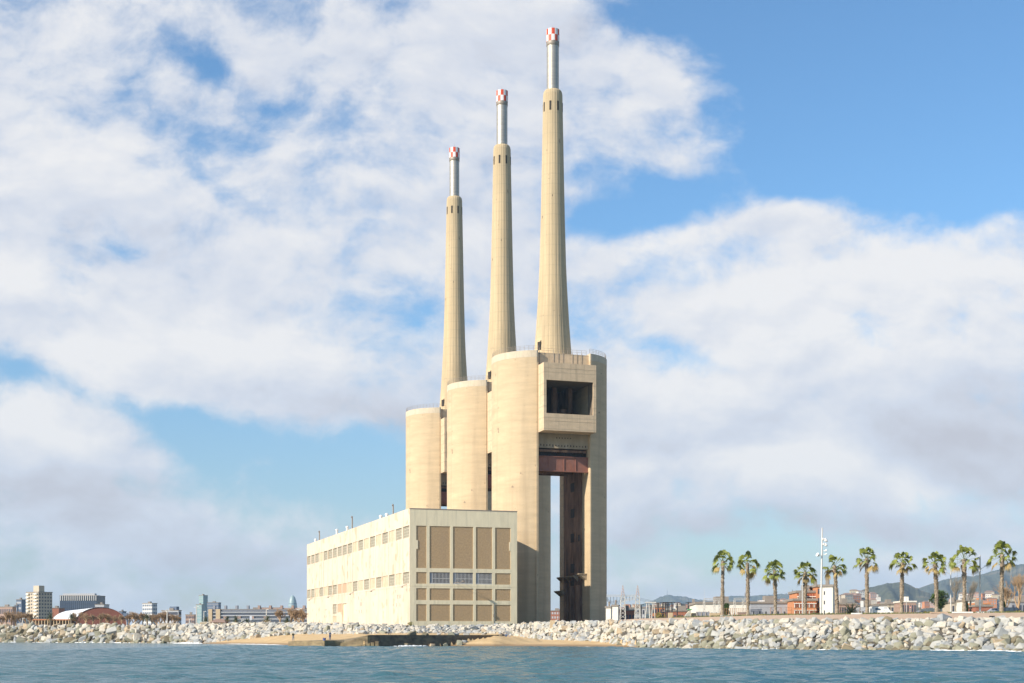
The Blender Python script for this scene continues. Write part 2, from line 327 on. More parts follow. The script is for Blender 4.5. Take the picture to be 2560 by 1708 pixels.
grid_obj('beach', cls == 0, m_sand); grid_obj('bank', cls == 1, m_rub); grid_obj('promenade', cls == 2, m_pave); grid_obj('ground', cls == 3, m_soil)

# ------------------------------------------------------------------ water
def growing(a, b, s, k, lim):
    o = [a]; st_ = s
    while abs(o[-1]-a) < lim: st_ *= k; o.append(o[-1]+st_*b)
    return o[1:]
xs = np.array(sorted(growing(-75, -1, .6, 1.06, 16000)) + list(np.arange(-75, 75, .36)) + growing(75, 1, .6, 1.06, 16000))
ys = np.array(sorted(growing(52, -1, .5, 1.12, 6000)) + list(np.arange(52, 130, .26)) + list(np.arange(130, 340, .5)) + growing(340, 1, .6, 1.12, 18000))
WX, WY = np.meshgrid(xs, ys)
H = np.zeros_like(WX)
for i in range(60):
    lam = 0.6 * (3.0/0.6)**rs.rand(); th = R(98) + rs.randn()*.32; k = 2*math.pi/lam
    amp = .0085*lam**.85; ph = rs.rand()*6.28
    H += amp*np.sin(k*(np.cos(th)*WX + np.sin(th)*WY) + ph)
H *= 1 + .30*np.sin(.06*WX+.10*WY)*np.sin(.035*WX-.08*WY+1) + .2*np.sin(.02*WX+.19*WY+2)
H += .02*np.sin(.5*WX*.3+WY*.9*.5+1)
fx = np.clip((75-np.abs(WX))/12, 0, 1); fy = np.clip((WY-40)/12, 0, 1)*np.clip((350-WY)/20, 0, 1)
fy *= np.clip(1.25-(WY-60)/520, .55, 1)
WZ = H*np.clip(fx*1.0, 0, 1)*fy
nr2, nc2 = WX.shape; ix = np.arange(nr2*nc2).reshape(nr2, nc2)
wq = np.stack([ix[:-1,:-1], ix[:-1,1:], ix[1:,1:], ix[1:,:-1]], -1).reshape(-1, 4)
me = bpy.data.meshes.new('sea'); me.vertices.add(nr2*nc2); me.vertices.foreach_set('co', np.stack([WX, WY, WZ], -1).reshape(-1).astype(np.float32))
me.loops.add(len(wq)*4); me.loops.foreach_set('vertex_index', wq.reshape(-1)); me.polygons.add(len(wq))
me.polygons.foreach_set('loop_start', np.arange(0, len(wq)*4, 4)); me.polygons.foreach_set('use_smooth', np.ones(len(wq), bool)); me.update(); me.validate()
sea = bpy.data.objects.new('sea', me); col.objects.link(sea); sea['kind'] = 'structure'
ms = bpy.data.materials.new('sea water'); ms.use_nodes = True; t = ms.node_tree; b = t.nodes['Principled BSDF']
b.inputs['Base Color'].default_value = (.012,.10,.14,1); b.inputs['Roughness'].default_value = .12; b.inputs['IOR'].default_value = 1.333
co = t.nodes.new('ShaderNodeTexCoord'); prev = None
for (sc, vec, dist, stg) in ((1.8,(.9,3.3,1),.12,1.0),(6,(.9,2.6,1),.045,1.0)):
    mp = t.nodes.new('ShaderNodeMapping'); mp.inputs['Scale'].default_value = vec; t.links.new(co.outputs['Object'], mp.inputs[0])
    n1 = t.nodes.new('ShaderNodeTexNoise'); n1.inputs['Scale'].default_value = sc; n1.inputs['Detail'].default_value = 3; n1.inputs['Distortion'].default_value = .6; t.links.new(mp.outputs[0], n1.inputs['Vector'])
    bp = t.nodes.new('ShaderNodeBump'); bp.inputs['Distance'].default_value = dist; bp.inputs['Strength'].default_value = stg; t.links.new(n1.outputs['Fac'], bp.inputs['Height'])
    if prev: t.links.new(prev, bp.inputs['Normal'])
    prev = bp.outputs[0]
t.links.new(prev, b.inputs['Normal'])
n2 = t.nodes.new('ShaderNodeTexNoise'); n2.inputs['Scale'].default_value = .03; t.links.new(co.outputs['Object'], n2.inputs['Vector'])
mi = t.nodes.new('ShaderNodeMix'); mi.data_type = 'RGBA'; t.links.new(n2.outputs['Fac'], mi.inputs['Factor']); mi.inputs['A'].default_value = (.035,.115,.155,1); mi.inputs['B'].default_value = (.065,.165,.185,1); t.links.new(mi.outputs['Result'], b.inputs['Base Color'])
me.materials.append(ms)
# foam along the water's edge
m_foam = mat('sea foam', (.80,.82,.82), .8, var=.05, nscale=3)
def foam(pts, w, h, label):
    m = MB(); n = 5; rows = []
    P = []
    for i in range(len(pts)-1):
        for k in range(14):
            f = k/14; P.append((pts[i][0]*(1-f)+pts[i+1][0]*f, pts[i][1]*(1-f)+pts[i+1][1]*f))
    vs = []; fs = []
    for i, (x, y) in enumerate(P):
        e_ = math.sin(math.pi*i/(len(P)-1))**.5
        for j in range(n):
            f = j/(n-1); ww = w*e_*(.7+.6*random.random())
            vs.append((x, y-ww*(f-.5)*2+random.uniform(-.15,.15), .02+h*math.sin(math.pi*f)*e_*(.4+.9*random.random())))
    for i in range(len(P)-1):
        for j in range(n-1): a = i*n+j; fs.append((a, a+1, a+n+1, a+n))
    m.add(vs, fs, 0, True); o = m.build('foam', m_foam); tag(o, label, 'foam', kind='stuff')
def shore(u, off=-.5): D = float(gp(u)[0])+off; return (X(u, D), D)
foam([shore(2270), shore(2360,-1.3), shore(2440,-.8), shore(2500,-1.2), shore(2580,-.6)], .45, .22, 'white line of foam breaking against the rocks at the far right')
foam([shore(1620+40*k, random.uniform(-.7,0)) for k in range(16)], .35, .18, 'thin broken foam along the foot of the rocks below the palms')
foam([shore(1320+30*k, .2) for k in range(9)], .3, .06, 'thin wash on the sand right of the harbour wall')
foam([shore(60+42*k, random.uniform(-.8,-.2)) for k in range(9)], .5, .22, 'thin broken foam along the left rocks')
foam([shore(0,-1), shore(20,-1.4), shore(45,-1)], .8, .3, 'white splash of foam at the rocks on the far left')
foam([shore(430,-.5), shore(470,-1), shore(510,-.8)], .8, .35, 'small white surf where the rocks end and the beach begins')
foam([shore(560,0), shore(640,-.3), shore(716,0)], .6, .12, 'thin white wash running up the sand left of the jetty')
foam([(X(980,298),298),(X(1010,299),299),(X(1050,301),301),(X(1075,303),303)], .4, .28, 'white surf breaking over boulders below the harbour wall')

# ------------------------------------------------------------------ riprap
tones = {'pale cream': (.50,.455,.375), 'light grey': (.39,.385,.355), 'tan': (.42,.33,.22), 'greenish grey': (.27,.26,.19), 'dark olive': (.19,.16,.10), 'bluish grey': (.33,.34,.335)}
rock_m = {k: mat(k+' rock', c, .93, var=.2, nscale=1.1, bump=.5, bscale=3, streak=((1,1,1),.9,tuple(x*.62 for x in c),.6)) for k, c in tones.items()}
tn = list(tones)
import bmesh
protos = []
for i in range(14):
    bm = bmesh.new(); n = random.randint(9, 15)
    sx_, sy_, sz_ = random.uniform(.52,.68), random.uniform(.42,.52), random.uniform(.36,.48)
    for a_ in (-1, 1):
        for b_ in (-1, 1):
            for c_ in (-1, 1):
                if random.random() < .88: bm.verts.new((a_*sx_*random.uniform(.45,1.0), b_*sy_*random.uniform(.5,1.0), c_*sz_*random.uniform(.55,1.0)))
    for k in range(n-7):
        v = Vector((random.gauss(0,1), random.gauss(0,1), random.gauss(0,1))).normalized()
        bm.verts.new((v.x*sx_*1.05, v.y*sy_*1.05, v.z*sz_*1.05))
    bmesh.ops.convex_hull(bm, input=bm.verts[:])
    bmesh.ops.delete(bm, geom=[v for v in bm.verts if not v.link_faces], context='VERTS')
    bmesh.ops.bevel(bm, geom=bm.edges[:], offset=.04, segments=1, affect='EDGES', profile=.5)
    for v in bm.verts: v.co += Vector((random.uniform(-1,1),random.uniform(-1,1),random.uniform(-1,1)))*.018
    bm.normal_update()
    protos.append(([tuple(v.co) for v in bm.verts], [[v.index for v in f.verts] for f in bm.faces])); bm.free()
rocks = []
u = -150.0
while u < 2760:
    Dw_, Dt_, zt_, Dc_, zc_, _ = [float(q) for q in gp(u)]
    size0 = np.interp(u, [-100, 350, 450, 700, 1000, 1300, 1600, 2600], [2.0, 1.9, 1.65, 1.4, 1.12, 1.05, 1.0, 1.0])
    lo = Dt_ - (.5 if Dt_-Dw_ < 3 else 1.5); hi = Dc_+.8
    step = size0*.74; D = lo + random.random()*step*.5
    while D < hi:
        s = size0*random.choice([.6,.75,.85,.95,1.05,1.15,1.3,1.65])
        uj = u + random.uniform(-.5,.5)*size0*.5*F/D; x = X(uj, D); z = gzs(x, D)
        z = max(z, -.25) + s*random.uniform(.02,.20) - .1
        rowf = (D-lo)/(hi-lo)
        z = min(z, zc_ - s*.12 if rowf > .85 else z)
        if uj < 300: w = [.15,.2,.15,.5,.6,.1] if rowf < .6 else [.45,.3,.35,.25,.15,.05]
        elif uj < 430: w = [.6,.5,.15,.15,.1,.3]
        elif uj < 1700: w = [1.4,.6,.10,.08,.01,.14] if rowf > .3 else [.7,.8,.06,.25,.02,.3]
        else: w = [.8,.9,.12,.22,.05,.25] if rowf > .5 else [.3,.7,.12,.7,.15,.4]
        if rowf < .2 and Dt_-Dw_ < 3: w = [.1,.3,.15,1.0,.8,.3]
        tone = random.choices(tn, w)[0]
        rocks.append([x, D, z, s, tone, rowf, uj]); D += step*random.uniform(.75,1.2)
    u += size0*.90*F/((Dt_+Dc_)/2)
for (uu_, vv_, s, D, tone) in ((1015,1612,2.0,303,'dark olive'),(1028,1609,1.6,305,'dark olive'),(1060,1611,1.6,306,'dark olive'),(1080,1613,1.3,306,'tan'),(1112,1613,1.4,309,'greenish grey'),(1128,1612,1.2,311,'greenish grey'),(1140,1608,1.1,312,'light grey'),(1150,1611,1.6,310,'greenish grey'),(1160,1607,1.3,312,'bluish grey'),(1130,1600,1.2,315,'light grey'),(1166,1602,1.2,316,'light grey'),(1097,1600,.9,313,'light grey'),(1110,1601,1.0,313,'tan'),(1325,1598,1.3,336,'light grey'),(1210,1600,1.4,332,'light grey')):
    x = X(uu_, D); rocks.append([x, D, max(gzs(x, D), -.1)+.15, s, tone, -1, uu_])
order = sorted(range(len(rocks)), key=lambda i: -(rocks[i][3]/rocks[i][1]) if rocks[i][5] > -.5 else -1)
inview = [i for i in order if 0 < rocks[i][6] < 2560]
ind = set(inview[:290])
meshes = {}
def rock_mesh(pi, tone):
    if (pi, tone) not in meshes:
        me = bpy.data.meshes.new('boulder'); me.from_pydata(protos[pi][0], [], protos[pi][1]); me.materials.append(rock_m[tone]); me.update(); meshes[(pi, tone)] = me
    return meshes[(pi, tone)]
st_m = MB()
def zone(u):
    return ('on the far left shore' if u < 430 else 'left of the sandy beach' if u < 720 else 'before the long hall' if u < 1290 else 'under the tall towers' if u < 1600 else 'below the row of palms')
for i, (x, y, z, s, tone, rowf, uj) in enumerate(rocks):
    pi = random.randrange(14); rx, ry, rz = random.uniform(-.5,.5)+.25, random.uniform(-.5,.5), random.uniform(0, 6.28)
    sv = (s*random.uniform(.9,1.2), s*random.uniform(.85,1.1), s*random.uniform(.8,1.15))
    if i in ind:
        o = bpy.data.objects.new('boulder', rock_mesh(pi, tone)); col.objects.link(o); o.location = (x, y, z); o.rotation_euler = (rx, ry, rz); o.scale = sv
        if rowf < 0: lab = '%s boulder lying loose at the foot of the harbour wall' % tone
        else:
            cr_ = 'at the water' if rowf < .25 else 'halfway up' if rowf < .7 else 'along the top of'
            lab = '%s boulder %s the rock bank %s' % (tone, cr_ if cr_.startswith('along') or cr_.startswith('half') else 'at the foot of', zone(uj))
        tag(o, lab, 'boulder', 'boulders of the rock bank')
    else:
        mtx = Matrix.LocRotScale(Vector((x, y, z)), __import__('mathutils').Euler((rx, ry, rz)), Vector(sv))
        st_m.add([mtx @ Vector(v) for v in protos[pi][0]], protos[pi][1], tn.index(tone))
o = st_m.build('riprap', [rock_m[k] for k in tn]); tag(o, 'thousands of smaller angular boulders filling the rock bank along the shore', 'rocks', kind='stuff')

# ------------------------------------------------------------------ power station towers
TH = math.atan(0.327)
units = [((1379, 467.0), 'nearest'), ((1252, 519.3), 'middle'), ((1135, 580.0), 'farthest')]
RR, Q0, S0, G = 14.9, 4.3, 2.2, 8.8
ZT = 93.4
def arc(sign, n=56, r=RR, zz=None):
    am = math.acos((G-Q0)/r)                       # angle from +-q axis
    return [(sign*(Q0+r*math.cos(a)), S0+r*math.sin(a)) for a in np.linspace(-am, am, n)]
def build_unit():
    root = empty('boiler_house', (0,0,0))
    for sg in (-1, 1):
        pts = arc(sg)
        if sg < 0: pts = pts[::-1]
        m = MB(); m.prism(pts, 2, ZT-2.2, 0, smset=set(range(len(pts)-1)), mtop=0)
        w = m.build('shell_wall', m_shell, root)
        po = arc(sg, r=RR+.03)
        if sg < 0: po = po[::-1]
        m = MB(); m.prism(po, ZT-2.19, ZT, 0, smset=set(range(len(po)-1))); m.build('parapet', m_parapet, w)
        # railing on the rim
        m = MB(); pr = arc(sg, n=26, r=RR-.25)
        for i, (x, y) in enumerate(pr):
            m.tube((x,y,ZT), (x,y,ZT+1.5), .05, n=4)
            if i:
                for h in (.55, 1.0, 1.5): m.tube((pr[i-1][0],pr[i-1][1],ZT+h), (x,y,ZT+h), .035, n=4)
        m.build('railing', m_rail, w)
        if sg > 0:
            # inner cladding, openings and platforms on the right shell's inner face
            m = MB(); m.box(G-.35, G+.1, -5.2, 11.2, 5, 61, 0)
            for z in range(10, 60, 6): m.box(G-.42, G-.34, -5.1, 11.1, z, z+.25, 0)
            cl = m.build('rusty_cladding', m_rust, root)
            for z0 in (50.2, 41.6, 33.4, 23.4, 17.8):
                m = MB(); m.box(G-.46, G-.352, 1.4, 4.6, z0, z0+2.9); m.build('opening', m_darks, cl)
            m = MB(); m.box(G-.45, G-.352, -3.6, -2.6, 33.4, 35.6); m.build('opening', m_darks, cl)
            m = MB(); m.box(G-1.7, G-.4, -4.6, -3.4, 5, 19); m.box(G-1.7,G-.4,1.5,2.3,5,19); m.box(G-1.4,G-.4,7,8,5,20); m.build('pier', m_rust, cl)
            for (y0, y1, zz, ww) in ((-9.6,-6.2,22.6,2.8), (-2.5,13.5,22.2,2.2), (8.5,15.0,17.6,2.6)):
                m = MB(); m.prism([(G-ww,y0),(G+.0-.02,y0),(G-.02,y1),(G-ww,y1)], zz-.3, zz)
                for y in (y0+.2, (y0+y1)/2, y1-.3):
                    m.add([(G-.02,y,zz-2.2),(G-.02,y,zz-.3),(G-ww,y,zz-.3),(G-.02,y+.3,zz-2.2),(G-.02,y+.3,zz-.3),(G-ww,y+.3,zz-.3)], [(0,2,1),(3,4,5),(0,1,4,3),(1,2,5,4),(2,0,3,5)])
                m.build('platform', m_dconc, root)
            m = MB(); m.box(G-.5, G+.1, 11.25, 13.6, 4, 60); m.build('pilaster', m_box, root)
    # narrow concrete edge strips
    m = MB(); m.box(-G-.75, -G-.01, -12.3, -11.9, 4, ZT-4); m.build('edge_strip', m_shell, root)
    # top slab between the shells
    m = MB(); m.box(-G+.02, G-.02, -11.0, 13.6, 89.4, 92.9); m.build('top_slab', m_box, root)
    m = MB()
    for x in np.arange(-8, 8.1, 1.6):
        m.tube((x,-10.8,92.9), (x,-10.8,94.4), .05, n=4)
        if random.random() < .5: m.tube((x,-11.06,89.2), (x,-11.06,93.4), .07, n=4)
    for h in (93.7, 94.4): m.tube((-8,-10.8,h), (8,-10.8,h), .04, n=4)
    m.build('railing', m_rail, root)
    # window box at the head of the gap
    bx = empty('window_box', (0,0,0)); bx.parent = root
    m = MB(); y0, y1 = -17.4, -11.3; zb, zt_ = 67.2, 88.6; fn = lambda a, d, z: (a, y0+d, z)
    wall_holes(m, fn, -G-.05, G+.05, zb, zt_, [(-G+.85, G-.95, 72.6, 83.1)], .5)
    m.quad((-G-.05,y1,zb),(-G-.05,y0,zb),(-G-.05,y0,zt_),(-G-.05,y1,zt_)); m.quad((G+.05,y0,zb),(G+.05,y1,zb),(G+.05,y1,zt_),(G+.05,y0,zt_))
    m.quad((-G-.05,y0,zt_),(G+.05,y0,zt_),(G+.05,y1,zt_),(-G-.05,y1,zt_)); m.quad((-G-.05,y1,zb),(G+.05,y1,zb),(G+.05,y0,zb),(-G-.05,y0,zb))
    # inner faces, the recess shade put into a darker concrete colour
    ln = MB(); mm_ = m; m = ln
    m.box(-G+.02, -G+.42, y0+.5, y1, 68, 88); m.box(G-.42, G-.02, y0+.5, y1, 68, 88); m.box(-G+.42, G-.42, y0+.5, 6, 71.9, 72.55); m.box(-G+.42, G-.42, y0+.5, 6, 83.2, 84); m.build('shade_lining', simple('shade dark inner concrete', (.17,.135,.10)), bx); m = mm_
    # string bands
    m.box(-G-.08, G+.08, y0-.05, y0-.003, 86.9, 87.1); m.box(-G-.08,G+.08,y0-.05,y0-.003,70.2,70.4)
    bxo = m.build('box_frame', m_box, bx)
    m = MB(); fn2 = lambda a, d, z: (a, 5.5+d, z)
    wall_holes(m, fn2, -G+.05, G-.05, 72.5, 83.2, [(-G+.3, -4.4, 72.6, 77.2)], .4)
    m.box(-3.4, -2.0, 0, 1.4, 72.5, 83.2)
    for (x0, x1) in ((-1.2,.2),(4.3,5.6)): m.box(x0, x1, -4.4, 4.62, 72.56, 83.18)
    m.box(1.4,3.4,-5.0,-3.62,75,76.2); m.build('inner_wall', m_rust, bx)  # dark rust colour here stands in for shade deep inside the box
    # lintel, beams
    m = MB(); m.box(-G+.02, G-.02, -10.6, -9.4, 62.6, 71.4)
    for k in range(16): m.box(-7.6+k*1.02, -7.35+k*1.02, -10.72, -10.601, 63.0+random.uniform(0,.3), 63.5+random.uniform(0,.3), 1)
    for k in range(6): m.box(-2.2+k*.95, -1.95+k*.95, -10.7, -10.601, 65.7, 66.1, 1)
    m.build('lintel', [m_dconc, m_darks], root)
    m = MB(); m.box(-G+.02, G-.02, -8.6, -8.0, 59.5, 65.0)  # solid near-black sheet stands in for the dark gap behind the bars
    for k in range(22): m.box(-8.4+k*.78, -8.3+k*.78, -9.7, -9.55, 59.9, 61.5)
    m.build('grating', m_darks, root)
    m = MB(); m.box(-G+.02, G-.05, -10.4, -10.2, 55.4, 59.8); m.box(-G+.02,G-.05,-10.75,-9.9,59.8,60.0); m.box(-G+.02,G-.05,-10.75,-9.9,55.1,55.4)
    for x in (-5.0, .4, 4.4): m.box(x, x+.15, -10.6, -10.4, 55.4, 59.8)
    bm_ = m.build('steel_beam', m_beam, root)
    m = MB()
    for y in (-7.5, -2.5, 3, 8): m.box(-G+.02, G-.4, y, y+.8, 56, 61.5)
    m.box(-G+.02, G-.4, -9.8, 12, 61.5, 62.2); m.build('floor_beam', m_rust, root)
    return root
HMIN = {}
proto = build_unit()
ulabels = ['nearest boiler house, two rounded concrete shells with a square window box between them',
           'middle boiler house, its rounded concrete shell showing between the other two', 'farthest boiler house, the lowest looking rounded concrete shell on the left']
for i, ((uc, D), nm) in enumerate(units):
    o = proto if i == 0 else copy_tree(proto)
    o.location = (X(uc, D), D, 0); o.rotation_euler = (0, 0, TH)
    tag(o, ulabels[i], 'boiler house', 'boiler houses of the power station')
def build_chimney():
    root = empty('chimney', (0,0,0)); n = 96
    prof = [(6.3,92.92),(5.87,99.6),(5.45,105),(5.1,111),(4.68,118),(4.36,125.3),(3.98,139.6),(3.68,154),(3.42,168),(3.25,177),(3.17,181.0),(3.0,181.9),(2.6,182.3)]
    prof = [(r, z if z < 93 else 2+(z-2)*(1-r/467.0)) for r, z in prof]
    m = MB(); m.lathe(prof, n, rad=lambda i: -.055 if i % 4 == 0 else .0, sm=False)
    sh = m.build('concrete_shaft', m_chim, root)
    for k in range(8):
        t = 2*math.pi*k/8+.22; r = 3.30; m = MB()
        c, s_ = math.cos(t), math.sin(t); tx, ty = -s_, c
        pts = [(c*(r-.5)+tx*w, s_*(r-.5)+ty*w) for w in (-.30,.30)] + [(c*(r+.03)+tx*w, s_*(r+.03)+ty*w) for w in (.30,-.30)]
        if k % 1 == 0: m.prism(pts[::-1], 174.0, 177.0); m.build('slot', m_slot, sh)
    # doorway at the foot, small hatches, ladder
    m = MB()
    for (t, z, w, h) in ((3.6,95.5,.7,2.6),):
        c, s_ = math.cos(t), math.sin(t); r = 6.15; tx, ty = -s_, c
        m.prism([(c*(r-1)-tx*w, s_*(r-1)-ty*w),(c*(r+.12)-tx*w, s_*(r+.12)-ty*w),(c*(r+.12)+tx*w, s_*(r+.12)+ty*w),(c*(r-1)+tx*w, s_*(r-1)+ty*w)], z, z+h)
    m.build('hatch', m_slot, sh)
    m = MB(); m.lathe([(2.0,180.5),(2.0,196.9)], 40); fl = m.build('steel_flue', m_steel, root)
    m = MB(); m.lathe([(2.02,195.8),(2.12,195.9),(2.12,197.1),(2.1,197.2)], 36); m.build('flue_collar', m_rail, fl)
    m = MB(); k = 48; z0, zm, z1 = 197.2, 199.2, 201.2
    for row in range(2):
        for i in range(k):
            a0, a1 = 2*math.pi*i/k, 2*math.pi*(i+1)/k; za, zb = (z0, zm) if row == 0 else (zm, z1)
            mi_ = ((i*12)//k + row) % 2
            m.add([(2.16*math.cos(a0),2.16*math.sin(a0),za),(2.16*math.cos(a1),2.16*math.sin(a1),za),(2.16*math.cos(a1),2.16*math.sin(a1),zb),(2.16*math.cos(a0),2.16*math.sin(a0),zb)], [(0,1,2,3)], mi_, False)
    m.add([(2.16*math.cos(2*math.pi*i/k),2.16*math.sin(2*math.pi*i/k),z1-.3) for i in range(k)], [tuple(range(k))], 0)
    m.build('checkered_cap', [m_white, m_red], root)
    m = MB(); m.tube((0,0,200.9),(0,0,203),.04,n=4); m.build('lightning_rod', m_rail, root)
    return root
cp = build_chimney()
clabels = ['tallest looking concrete chimney, standing on the nearest boiler house, right of the other two', 'concrete chimney in the middle of the three, with checkered cap', 'shortest looking concrete chimney, leftmost and farthest of the three']
for i, ((uc, D), nm) in enumerate(units):
    o = cp if i == 0 else copy_tree(cp)
    o.location = (X(uc+(3 if i < 2 else 1), D), D, 0); o.rotation_euler = (0, 0, TH*.9 + i*.0)
    tag(o, clabels[i], 'chimney', 'three chimneys of the power station')

# ------------------------------------------------------------------ turbine hall
H0 = (X(1024.4, 410.0), 410.0); HW, HL, HT = 32.6, 170.5, 39.2
hall = empty('turbine_hall', (H0[0], H0[1], 0), TH, 'long cream turbine hall with brown panels on its end wall, in front of the towers', 'industrial hall')
cT, sT = math.cos(TH), math.sin(TH)
def hall_s(u):   # distance along the long wall for an image column
    k = (u-CU)/F; return (H0[0]-k*H0[1])/(k*cT + sT)
pit = HL/19.0
wins = []; 
upper = 'gggbggggggbgbgbgbgg'; lower = 'ggbgbggppbgbgbgbgbg'   # far end first
side_holes = []
fl_ = lambda a, d, z: (d, a, z)
for i in range(19):
    s0 = HL - (i+1)*pit; a0, a1 = s0+.75, s0+pit-.55
    for (z0, z1, pat) in ((30.9,34.3,upper),(17.5,20.9,lower)):
        side_holes.append((a0, a1, z0, z1, pat[i]))
sA = lambda xz: hall_s(740+xz/3.9167)
extra = [(sA(397), sA(360), 10.4, 13.9, 'g'), (sA(450), sA(407), 10.9, 13.9, 'p'), (sA(495), sA(455), 7.8, 13.8, 'o'), (sA(397), sA(360), 6.4, 9.6, 'b'), (sA(421), sA(404), 4.6, 7.2, 'd')]
side_holes += extra
vents = []
for (c_, z0, z1, sp_, n) in ((1010,13.4,14.6,16,3),(638,12.3,13.6,11,2),(292,11.9,12.6,10,2),(1018,10.9,12.0,1,1),(986,10.9,12.1,1,1),(951,11.4,11.9,1,1),(643,9.9,11.1,1,1),(618,9.9,11.0,1,1),(590,10.8,11.2,1,1),(297,9.3,10.2,1,1),(280,9.3,10.2,1,1),(977,15.2,16.1,1,1),(612,14.5,15.7,1,1)):
    for k in range(n):
        uc_ = c_+(k-(n-1)/2)*sp_; a_ = sA(uc_); vents.append((a_-.25, a_+.25, z0, z1, 'v'))
side_holes += vents
m = MB()
wall_holes(m, lambda a, d, z: (d, a, z), 0, HL, 3, HT, side_holes, .35)
m.box(.36, HW-.5, .6, HL, 3, HT-.4, 0)
m.box(-.06, -.003, 0, HL, 16.9, 17.15)
for i in range(20):
    y = HL - i*pit; m.box(-.07, -.003, max(y-.3,0), min(y+.3,HL), 21.2, 30.6) if i not in (0,) else None
m.quad((HW,0,3),(HW,HL,3),(HW,HL,HT),(HW,0,HT)); m.quad((HW,HL,3),(0,HL,3),(0,HL,HT),(HW,HL,HT))
m.quad((0,0,HT),(HW,0,HT),(HW,HL,HT),(0,HL,HT))
sw = m.build('side_wall', m_wallw, hall)
def glazed(a0, a1, z0, z1, parent, fn, nx, nz, pane, fr, name='window'):
    m = MB(); w = .07
    def bar(x0, x1, y0, y1):
        p = [fn(x0,.24,y0), fn(x1,.24,y0), fn(x1,.24,y1), fn(x0,.24,y1), fn(x0,.33,y0), fn(x1,.33,y0), fn(x1,.33,y1), fn(x0,.33,y1)]
        m.add(p, [(0,1,2,3),(0,4,5,1),(1,5,6,2),(2,6,7,3),(3,7,4,0)])
    for i in range(nx+1):
        x = a0 + (a1-a0)*i/nx; bar(x-w if i else x, x+w if i < nx else x, z0, z1)
    for j in range(nz+1):
        z = z0 + (z1-z0)*j/nz; bar(a0, a1, z-w*.7 if j else z, z+w*.7 if j < nz else z)
    f = m.build(name, fr, parent)
    m = MB(); m.quad(fn(a0,.34,z0), fn(a1,.34,z0), fn(a1,.34,z1), fn(a0,.34,z1)); m.build('pane', pane, f)
for (a0, a1, z0, z1, k) in side_holes:
    if k == 'g': glazed(a0, a1, z0, z1, hall, fl_, 5, 4, m_mesh, m_frame)
    elif k in 'bp':
        m = MB(); m.box(.16, .30, a0, a1, z0, z1); m.box(.12,.159,(a0+a1)/2-.05,(a0+a1)/2+.05,z0,z1); m.build('boarded_window', m_sheet if k == 'b' else m_pink, hall)
    elif k == 'o':
        m = MB(); m.quad(fl_(a0,.345,z0), fl_(a1,.345,z0), fl_(a1,.345,z1), fl_(a0,.345,z1)); m.build('niche', m_wallf, hall)
    elif k == 'd':
        m = MB(); m.box(.2, .3, a0, a1, z0, z1); m.build('door', m_darks, hall)
    else:
        m = MB(); m.quad(fl_(a0,.34,z0), fl_(a1,.34,z0), fl_(a1,.34,z1), fl_(a0,.34,z1)); m.build('vent', m_slot, hall)
# end wall facing the sea
cols = [(1.93,5.0),(5.9,12.07),(12.94,19.07),(19.9,24.9),(25.8,30.6)]; rows_ = [(21.97,34.2),(17.45,20.8),(12.7,16.15),(6.65,11.5)]
fh = []
for j, (z0, z1) in enumerate(rows_):
    for i, (a0, a1) in enumerate(cols): fh.append((a0, a1, z0, z1, 'w' if (j == 1 and 0 < i < 4) else 'p', i, j))
fn = lambda a, d, z: (a, d, z)
m = MB(); wall_holes(m, fn, 0, HW, 3, HT-.25, fh + [(2.2,4.2,4.1,4.9,'x',0,9),(9.2,10.6,4.1,4.8,'x',0,9),(15.2,17,4.1,4.8,'x',0,9)], .28); m.box(-.02, HW+.02, -.04, -.004, 16.75, 16.98)
m.build('end_wall', m_wallf, hall)
for (a0,a1) in ((2.2,4.2),(9.2,10.6),(15.2,17)):
    m = MB(); m.quad(fn(a0,.27,4.1), fn(a1,.27,4.1), fn(a1,.27,4.9), fn(a0,.27,4.9)); m.build('vent', m_slot, hall)
for (a0, a1, z0, z1, k, i, j) in fh:
    if k == 'w':
        m = MB()
        nb = 13 if i < 3 else 11
        for q in range(nb):
            x = a0+1.0+(a1-a0-1.2)*q/(nb-1); m.box(x-.05, x+.05, .12, .2, z0+.25, z1-.2)
        m.box(a0+.9, a1-.05, .13, .19, z0+1.5, z0+1.62); m.box(a0, a1, .08, .2, z0, z0+.22); m.box(a0+.02, a0+.95, .15, .25, z0+.22, z1, 1)
        f = m.build('window', [m_wframe, simple('grey panel', (.22,.24,.27), .6)] , hall)
        m = MB(); m.quad(fn(a0,.272,z0), fn(a1,.272,z0), fn(a1,.272,z1), fn(a0,.272,z1)); m.build('pane', m_glass, f)
    else:
        m = MB()
        if j == 0 and i == 0:
            m.prism([(a0,0),(a1,0),(a1,.1),(a0,.1)], z0, z1); m.box(a0, a0+.5, -.16, 0, 27.5, 30.0, 1)
        elif j == 0 and i == 4:
            m.prism([(a0,0),(a1,0),(a1,.1),(a0,.1)], z0, z1); m.box(a1-.42, a1, -.16, 0, 27.5, 30.0, 1)
        else: m.box(a0, a1, 0, .1, z0, z1)
        o = m.build('pebble_panel', [m_pebble, m_wallf], hall); o.location = (0, .16, 0)
m = MB(); m.box(-.05, HW+.05, -.06, .3, HT-.25, HT+.02); m.build('coping', m_rail, hall)
